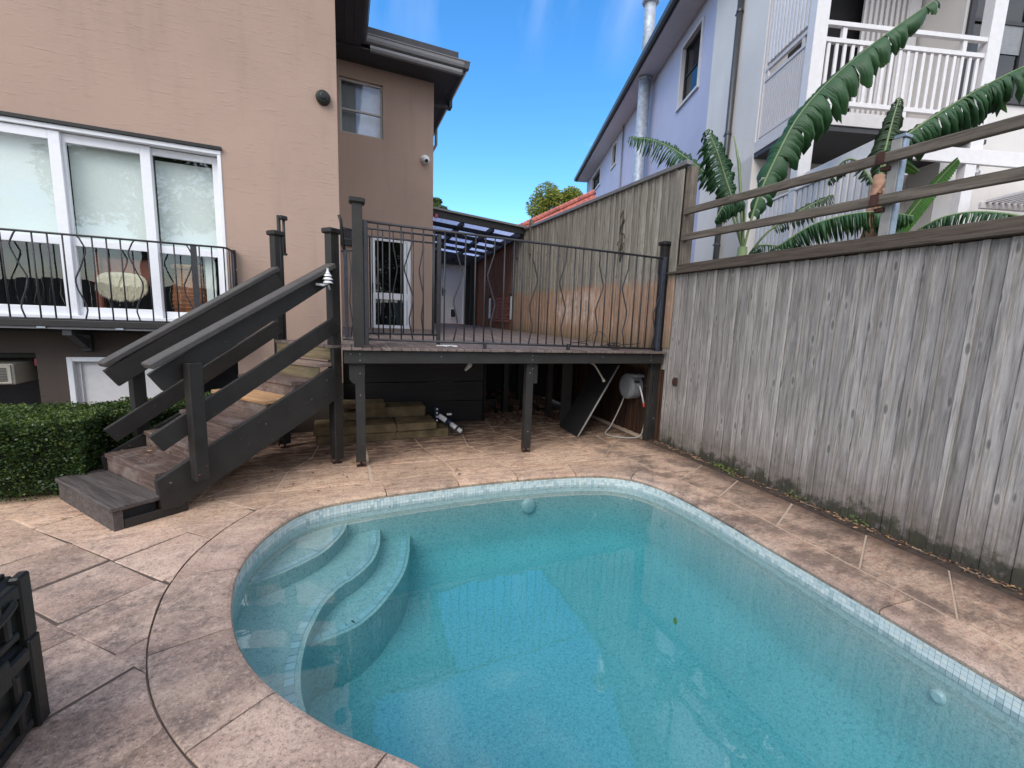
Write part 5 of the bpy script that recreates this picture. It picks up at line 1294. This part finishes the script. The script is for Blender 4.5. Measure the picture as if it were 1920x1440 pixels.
def tree(name,label,base,top,crown,n,mat,seed,leafs=.12,trunk=.25,lobes=7,holes=0,cat='tree'):
    rl=random.Random(seed); t=thing(name,label,cat,base,group='trees seen only as reflections' if name=='garden_tree' else None); base=Vector(base); c=Vector(crown[0]); rx,ry,rz=crown[1]
    obj('trunk',MB().tube([base,base.lerp(c,.5)+Vector((.1,.05,0)),c],[trunk,trunk*.7,trunk*.3],10),'bark',t,smooth=True)
    cen=[]
    for k in range(lobes):
        d=Vector((rl.uniform(-1,1),rl.uniform(-1,1),rl.uniform(-.8,1))); d=d.normalized()*rl.uniform(.35,.8); q=c+Vector((d.x*rx,d.y*ry,d.z*rz)); cen.append((q,rl.uniform(.28,.5)))
        obj('limb',MB().tube([c-Vector((0,0,rz*.5)),c.lerp(q,.6)-Vector((0,0,.1)),q],[trunk*.3,trunk*.15,trunk*.05],6),'bark',t,smooth=True)
    mb=MB()
    for k in range(n):
        q,s_=cen[rl.randrange(lobes)]; d=Vector((rl.gauss(0,1),rl.gauss(0,1),rl.gauss(0,1))); d=d.normalized()*(rl.random()**.4)
        p=q+Vector((d.x*rx*s_,d.y*ry*s_,d.z*rz*s_)); a=Vector((rl.uniform(-1,1),rl.uniform(-1,1),rl.uniform(-.6,.6))).normalized(); b=a.orthogonal().normalized(); b=(b*math.cos(k)+a.cross(b)*math.sin(k)); l=leafs*rl.uniform(.6,1.3)
        mb.cur=0 if rl.random()<.7 else 1
        mb.add([p-a*l,p+b*l*.4,p+a*l,p-b*l*.4],[(0,1,2,3)])
    obj('foliage',mb,[mat,'tree_leaf_dark'],t,recalc=False); return t
tree('leafy_tree','round yellow green tree beyond the red tiled roof',(18.6,38,0),0,((18.4,38,11.7),(3.0,2.2,2.7)),12000,'tree_leaf',3,.13,.3,9)
tree('open_tree','small open grey green treetop peeping above the pergola roof',(12.9,63,0),0,((12.6,63,16.4),(1.9,1.5,1.5)),900,'tree_leaf_dark',9,.26,.25,9)
# garden behind the camera: the sliding windows mirror its fence and trees
tree('garden_tree','feathery branched tree behind the camera mirrored in the right window panel',(-1.2,-10.5,0),0,((-1.0,-10.5,8.6),(2.8,2.4,3.2)),6500,'tree_leaf_dark',21,.13,.2,14)
tree('garden_tree','spreading tree behind the camera mirrored in the left window panel',(-7.5,-11,0),0,((-7.2,-11,6.6),(2.8,2.4,2.6)),6500,'tree_leaf_dark',22,.13,.2,14)
tree('garden_tree','dark low tree behind the camera mirrored in the rear sliding door',(3.2,-12,0),0,((3.4,-12,4.6),(3.0,2.4,2.8)),6500,'tree_leaf_dark',23,.14,.2,14)
bf=thing('back_fence','dark timber fence behind the camera mirrored low in the window glass','fence',(0,-9.5,0))
for k in range(90):
    x=-14+.24*k; mb=MB(); mb.box(x,x+.225,-9.52,-9.5,0,2.2-.02*(k%3)); obj('paling',mb,'fence_rail',bf)

# ================================================================ HEDGE
def hedge(name,label,cx,cy,ang,lx,ly,h,n,seed):
    rl=random.Random(seed); ca,sa=math.cos(ang),math.sin(ang); mb=MB(); core=MB()
    X=Vector((ca,sa,0)); Y=Vector((-sa,ca,0)); c0=Vector((cx,cy,0))
    core.obox(c0+Vector((0,0,h/2-.02)),X,Y,Vector((0,0,1)),lx/2-.07,ly/2-.07,h/2-.06)
    t=thing(name,label,'hedge',(cx,cy,0),group='clipped box hedges'); core_o=obj('branches',core,'hedge_dark',t)
    areas=[lx*h,lx*h,ly*h,ly*h,lx*ly]; tot=sum(areas)
    for k in range(n):
        r=rl.random()*tot; f=0
        while r>areas[f]: r-=areas[f]; f+=1
        dep=abs(rl.gauss(0,.03)); u_=rl.uniform(-1,1); v_=rl.uniform(0,1)
        if f==0: q=X*(u_*lx/2)-Y*(ly/2-dep)+Vector((0,0,v_*h)); nn=-Y
        elif f==1: q=X*(u_*lx/2)+Y*(ly/2-dep)+Vector((0,0,v_*h)); nn=Y
        elif f==2: q=X*(lx/2-dep)+Y*(u_*ly/2)+Vector((0,0,v_*h)); nn=X
        elif f==3: q=-X*(lx/2-dep)+Y*(u_*ly/2)+Vector((0,0,v_*h)); nn=-X
        else: q=X*(u_*lx/2)+Y*((v_-.5)*ly)+Vector((0,0,h-dep)); nn=Vector((0,0,1))
        p=c0+q; w_=noise.noise(p*3.1)*.05+noise.noise(p*9)*.02; p=p+nn*w_
        if p.z<.02: continue
        if p.z<.06 and rl.random()<.5: continue
        a=(nn*rl.uniform(0,.9)+Vector((rl.uniform(-1,1),rl.uniform(-1,1),rl.uniform(-.4,1)))).normalized(); b=a.cross(Vector((rl.uniform(-1,1),rl.uniform(-1,1),rl.uniform(-1,1)))).normalized(); l=rl.uniform(.008,.0145)
        mb.cur=1 if rl.random()<(.45 if f==4 else .12) else 0
        mb.add([p-a*l,p+b*l*.6,p+a*l,p-b*l*.6],[(0,1,2,3)])
    obj('foliage',mb,['hedge_leaf','hedge_leaf_light'],t,recalc=False); return t
hedge('box_hedge','clipped dark green box hedge across the left below the balcony',-3.35,4.80,0,3.0,.9,.60,95000,1)
hedge('box_hedge','clipped box hedge running behind the left side of the staircase',-1.42,5.28,R(38),1.55,.42,.585,30000,2)

# ================================================================ UNDER THE DECK
bl=thing('sandstone_blocks','mossy sandstone blocks stacked in a low ledge under the deck','stone ledge',(.4,5.6,0))
rb=random.Random(4)
def block(x0,x1,y0,y1,z0,z1):
    mb=MB(); mb.box(x0,x1,y0,y1,z0,z1,.010); mb.v=[v+Vector((rb.uniform(-.006,.006),rb.uniform(-.006,.006),rb.uniform(-.004,.004))) for v in mb.v]; obj('block',mb,'mossy_stone',bl)
for x0,x1 in ((-.30,.56),(.565,1.20)): block(x0,x1,5.38,5.80,0,.105)
for x0,x1 in ((-.33,.56),(.57,1.04)): block(x0,x1,5.355,5.80,.107,.205)
block(-.02,.20,5.62,5.98,.208,.30); block(.21,.96,5.70,6.02,.208,.345); block(-.05,.46,5.66,5.98,.35,.405)
# battery pool vacuum lying on the paving
vc=thing('pool_vacuum','white and navy cylinder hand vacuum lying against the mossy blocks','vacuum cleaner',(1.2,5.6,.08))
a0,a1=Vector((1.13,5.66,.215)),Vector((1.37,5.42,.045)); dv=(a1-a0).normalized(); L_=(a1-a0).length
mb=MB(); mb.lathe(a0,dv,[(.03,0),(.034,.02),(.036,.13),(.03,.14)],16); obj('barrel',mb,'plastic_white',vc,smooth=True)
mb=MB(); mb.lathe(a0+dv*.135,dv,[(.044,0),(.046,.02),(.04,.06),(.03,.07)],16); obj('motor',mb,'plastic_navy',vc,smooth=True)
mb=MB(); mb.lathe(a0+dv*.20,dv,[(.032,0),(.032,.09),(.026,.10)],16); obj('handle',mb,'plastic_white',vc,smooth=True)
mb=MB(); mb.lathe(a0+dv*.295,dv,[(.028,0),(.028,.03)],16); obj('collar',mb,'rubber_black',vc)
mb=MB(); mb.lathe(a0+dv*.325,dv,[(.03,0),(.03,.05),(.022,.06)],16); obj('cap',mb,'plastic_white',vc,smooth=True)
mb=MB(); mb.obox(a0-dv*.03,dv,Vector((0,0,1)),dv.cross(Vector((0,0,1))).normalized(),.015,.10,.05,.008); obj('head',mb,'plastic_navy',vc)
for k in range(4): mb=MB(); mb.lathe(a0-dv*.05+Vector((0,0,-.08+.05*k)),Vector((0,-1,0)),[(.012,.02),(.012,.06)],8); obj('wheel',mb,'plastic_white',vc)
mb=MB(); mb.box(1.20,1.26,5.50,5.54,.25,.27,.004); obj('clip',mb,'plastic_white',vc)
bar('cable',catmull([(1.22,5.58,.19),(1.20,5.42,.12),(1.215,5.36,.05),(1.28,5.33,.03),(1.36,5.35,.04),(1.40,5.42,.10),(1.36,5.48,.14)],6,False),.009,'rubber_black',vc)
# hose reel on the fence
hr=thing('hose_reel','grey wall mounted retractable hose reel on the fence under the deck corner','hose reel',(3.62,4.98,.64))
mb=MB(); cx,cy,cz=3.60,4.98,.66
mb.lathe((3.735,cy,cz),(-1,0,0),[(.14,0),(.165,.02),(.168,.16),(.155,.19),(.12,.205)],28); mb.v=[Vector((v.x,v.y,cz+(v.z-cz)*1.05)) for v in mb.v]; obj('housing',mb,'plastic_grey',hr,smooth=False)
mb=MB(); mb.box(3.56,3.72,4.80,4.93,.80,.84,.01); obj('handle',mb,'plastic_grey',hr)
mb=MB(); mb.box(3.56,3.64,4.795,4.812,.735,.76,.003); obj('slot',mb,'rubber_black',hr)
mb=MB(); mb.lathe((3.62,4.80,.70),(.2,-1,0),[(.03,0),(.022,.03)],12); obj('outlet',mb,'plastic_grey',hr)
bar('hose_end',[(3.625,4.775,.695),(3.64,4.74,.60),(3.655,4.70,.47)],.011,'plastic_white',hr); bar('nozzle',[(3.655,4.70,.47),(3.66,4.69,.42)],.015,'red_plastic',hr)
hs_=thing('garden_hose','thin grey hose looping from the reel down to the paving and up to a tap','hose',(3.4,4.8,0))
bar('hose',catmull([(3.60,5.06,.52),(3.55,5.08,.35),(3.40,5.05,.10),(3.25,4.95,.018),(3.30,4.78,.014),(3.45,4.68,.014),(3.60,4.66,.03),(3.67,4.68,.15),(3.69,4.69,.35),(3.695,4.70,.56)],8,False),.010,'hose_grey',hs_)
mb=MB(); mb.lathe((3.70,4.70,.55),(0,0,1),[(.016,0),(.016,.06)],10); mb.tube([(3.70,4.70,.60),(3.70,4.70,.72),(3.735,4.70,.72)],.010,8); mb.tube([(3.68,4.66,.70),(3.70,4.74,.70)],.007,6); obj('tap',mb,'chrome',hs_)
# leaning boards
lb=thing('leaning_board','dark sheet of plywood leaning under the deck with its pale edge showing','board',(3.0,5.0,0))
e0,e1=Vector((2.806,4.925,0.0)),Vector((3.42,5.0,.93)); mb=MB(); mb.prism([e0,e1,e1+Vector((.03,.55,.0)),e0+Vector((.02,.55,.0))],Vector((-.014,0,.012))); obj('sheet',mb,'clad_dark',lb)
bar('edge_trim',[e0+Vector((0,-.008,.01)),e1+Vector((0,-.008,.01))],.012,'hose_grey',lb,6)
lb2=thing('leaning_plank','upright dark board standing under the deck behind the plywood sheet','board',(3.0,5.6,0)); mb=MB(); mb.box(2.86,3.02,5.55,5.58,.0,1.0,.004); obj('sheet',mb,'timber_dark',lb2)
rub=MB(); rr=random.Random(8)
for k in range(260):
    x,y=rr.uniform(1.95,3.3),rr.uniform(5.75,7.6); s_=rr.uniform(.012,.05); rub.obox(Vector((x,y,rr.uniform(-.01,.03)+max(0,(y-6.2))*.12)),Vector((math.cos(k),math.sin(k),.2)).normalized(),Vector((-math.sin(k),math.cos(k),.1)).normalized(),Vector((0,.2,1)).normalized(),s_,s_*.7,s_*.4,.004)
obj('rubble',rub,'dry_leaf',kind='stuff',label='loose rubble and leaves in the dark space under the deck',cat='rubble')
mb=MB(); mb.tube(catmull([(.45,5.2,.98),(.7,5.1,1.0),(1.1,5.0,.985),(1.6,5.1,1.01)],6,False),.008,6); obj('cable',mb,'hose_grey',label='thin grey cable sagging under the deck joists',cat='cable')
mb=MB(); mb.tube([(1.33,4.9,1.03),(1.32,4.9,.96),(1.27,4.9,.90)],[.028,.03,.012],8); obj('insulation_scrap',mb,'insulation',label='torn white scrap hanging from the deck framing above the vacuum',cat='scrap')
mb=MB(); mb.tube(catmull([(2.75,4.7,1.03),(2.86,4.7,.98),(2.94,4.7,.88),(3.0,4.7,.80)],5,False),.010,8); mb.lathe((3.0,4.7,.80),(.5,0,-1),[(.02,0),(.02,.03)],8); obj('hanging_hose',mb,'hose_grey',label='short grey hose with a clamp hanging below the deck beam',cat='hose')
# things on the deck
mb=MB(); rr=random.Random(3)
for k in range(14):
    p=Vector((1.02+rr.uniform(-.09,.11),4.72+rr.uniform(-.05,.05),dz(4.7)+.02)); mb.obox(p,Vector((math.cos(k),math.sin(k),0)),Vector((-math.sin(k),math.cos(k),0)),Vector((0,0,1)),rr.uniform(.015,.035),.012,.006,.002)
obj('paper_scraps',mb,'plastic_white',label='small white crumpled scraps on the deck behind the balustrade',cat='litter')
cp=MB(); rr=random.Random(6)
for k in range(7):
    pts=[Vector((3.15+rr.uniform(-.45,.35),4.75+rr.uniform(-.12,.25),dz(4.8)+.012+rr.uniform(0,.03)))]
    for j in range(6): pts.append(pts[-1]+Vector((rr.uniform(-.16,.16),rr.uniform(-.08,.08),rr.uniform(-.02,.03))))
    for p in pts: p.z=max(p.z,dz(4.8)+.016)
    cp.tube(catmull([tuple(p) for p in pts],4,False),.006,5)
cp.tube([Vector((3.0+.17*math.cos(a/12*math.pi),4.9,dz(4.9)+.02+.20*math.sin(a/12*math.pi))) for a in range(13)],.004,5)
obj('dead_creeper',cp,'fence_cap',label='tangle of dead creeper and wire on the deck at the foot of the balustrade',cat='creeper')
vp=thing('creeper_stems','thin climbing stems on the tall paling fence above the deck','creeper',(3.74,5.5,2.9)); rr=random.Random(12)
pts=[(3.735,5.62,3.12),(3.73,5.58,2.98),(3.73,5.62,2.86),(3.73,5.58,2.70),(3.73,5.63,2.56),(3.73,5.6,2.40)]
bar('stem',catmull(pts,5,False),.012,'bark',vp,6)
for k in range(9):
    p=Vector((3.725,5.6,3.1-.075*k)); bar('twig',[p,p+Vector((-.01,rr.uniform(-.10,.10),rr.uniform(-.06,.04))),p+Vector((-.005,rr.uniform(-.14,.14),-.08))],.007,'bark',vp,5)
# cow of dark moulded cases at the lower left
tb=thing('tool_case_stack','stack of two black moulded plastic tool cases on wheels at lower left','tool case',(-1.25,1.70,0))
mb=MB()
for z0,z1,o_ in ((.012,.345,.0),(.350,.578,.004)):
    b=MB(); b.box(-1.50,-1.022+o_*-.6,1.40,1.965-o_,z0,z1,.018); obj('case',b,'plastic_dark',tb)
    b=MB(); b.box(-1.034-o_*.6,-1.003-o_*.6,1.915-o_,1.975-o_,z0-.003,z1+.001,.006); obj('corner_rib',b,'plastic_dark',tb)
    b=MB(); b.box(-1.034-o_*.6,-1.002-o_*.6,1.44,1.913-o_,z1-.07,z1-.015,.008); obj('lid_rim',b,'plastic_dark',tb)
    b=MB(); b.box(-1.034-o_*.6,-1.012-o_*.6,1.44,1.905-o_,z0+.02,z0+.05,.006); obj('lower_rim',b,'plastic_dark',tb)
    for y in (1.83,1.62,1.46): b=MB(); b.box(-1.034-o_*.6,-1.004-o_*.6,y,y+.028,z0+.052,z1-.073,.006); obj('rib',b,'plastic_dark',tb)
    b=MB(); b.tube(catmull([(-1.025,1.87,z0+.17),(-1.0,1.86,z0+.165),(-.996,1.78,z0+.15),(-.996,1.70,z0+.15),(-1.025,1.68,z0+.155)],4,False),.012,8); obj('handle',b,'rubber_black',tb)
    b=MB(); b.box(-1.013-o_*.6,-.992,1.73,1.80,z1-.075,z1+.02,.006); obj('latch',b,'rubber_black',tb)
b=MB(); b.box(-1.48,-1.05,1.42,1.94,.577,.592,.006); b.box(-1.47,-1.06,1.60,1.63,.592,.605,.004); obj('lid',b,'plastic_dark',tb)
b=MB(); b.lathe((-1.05,1.62,.085),(1,0,0),[(.06,0),(.085,.008),(.085,.05),(.06,.058)],20)
for k in range(20):
    a=k*math.pi/10; b.obox(Vector((-1.021,1.62+.086*math.cos(a),.085+.086*math.sin(a))),Vector((1,0,0)),Vector((0,math.cos(a),math.sin(a))),Vector((0,-math.sin(a),math.cos(a))),.026,.006,.007)
obj('wheel',b,'rubber_black',tb)

# ================================================================ LITTER AND WEEDS
def litter(name,label,area,n,seed,mat='dry_leaf',z=.014,sz=(.008,.022)):
    rl=random.Random(seed); mb=MB()
    for k in range(n):
        x,y=area(rl); a=rl.uniform(0,6.28); l=rl.uniform(*sz); X=Vector((math.cos(a),math.sin(a),rl.uniform(-.25,.25))); Y=Vector((-math.sin(a),math.cos(a),rl.uniform(-.2,.2))); p=Vector((x,y,z+rl.uniform(0,.008)))
        mb.cur=rl.choice((0,0,1,2)); mb.add([p-X*l,p-Y*l*.45,p+X*l,p+Y*l*.45+Vector((0,0,.003))],[(0,1,2,3)])
    return obj(name,mb,[mat,'fence_cap','tread_new'],label=label,cat='leaf litter',kind='stuff',recalc=False)
litter('leaf_litter','dead leaves and bark along the foot of the grey paling fence',lambda r:(3.73-abs(r.gauss(0,.05)),r.uniform(.3,4.6)),900,1)
litter('leaf_litter','scattered dead leaves on the paving under the staircase',lambda r:(r.uniform(-1.2,.4),r.uniform(3.9,5.9)),130,2)
litter('leaf_litter','dead leaves gathered against the dark cladding under the deck',lambda r:(r.uniform(.9,3.6),r.uniform(5.2,6.1)),320,3)
litter('leaf_litter','sparse leaf crumbs in the paving joints near the pool',lambda r:(r.uniform(-2,2.8),r.uniform(3.85,4.6)),60,4)
wd=thing('weeds','small green weeds at the foot of the grey paling fence','weed',(3.66,3.05,0)); rl=random.Random(5); mb=MB()
for k in range(120):
    cx,cy=rl.choice(((3.66,3.30),(3.67,3.2),(3.66,3.38),(3.70,1.95),(3.70,2.5))); p=Vector((cx+rl.gauss(0,.025),cy+rl.gauss(0,.05),rl.uniform(.01,.07))); a=rl.uniform(0,6.28); X=Vector((math.cos(a),math.sin(a),.4)).normalized(); Y=X.orthogonal().normalized(); l=rl.uniform(.008,.018); mb.add([p-X*l,p+Y*l*.6,p+X*l,p-Y*l*.6],[(0,1,2,3)])
obj('leaves',mb,'hedge_leaf_light',wd,recalc=False)
litter('leaf_litter','reddish leaf crumbs on the lower stair treads',lambda r:(lambda q:(q.x,q.y))(SP(r.uniform(-1.42,-1.0),r.uniform(.3,.85),0)),60,6,z=.34)
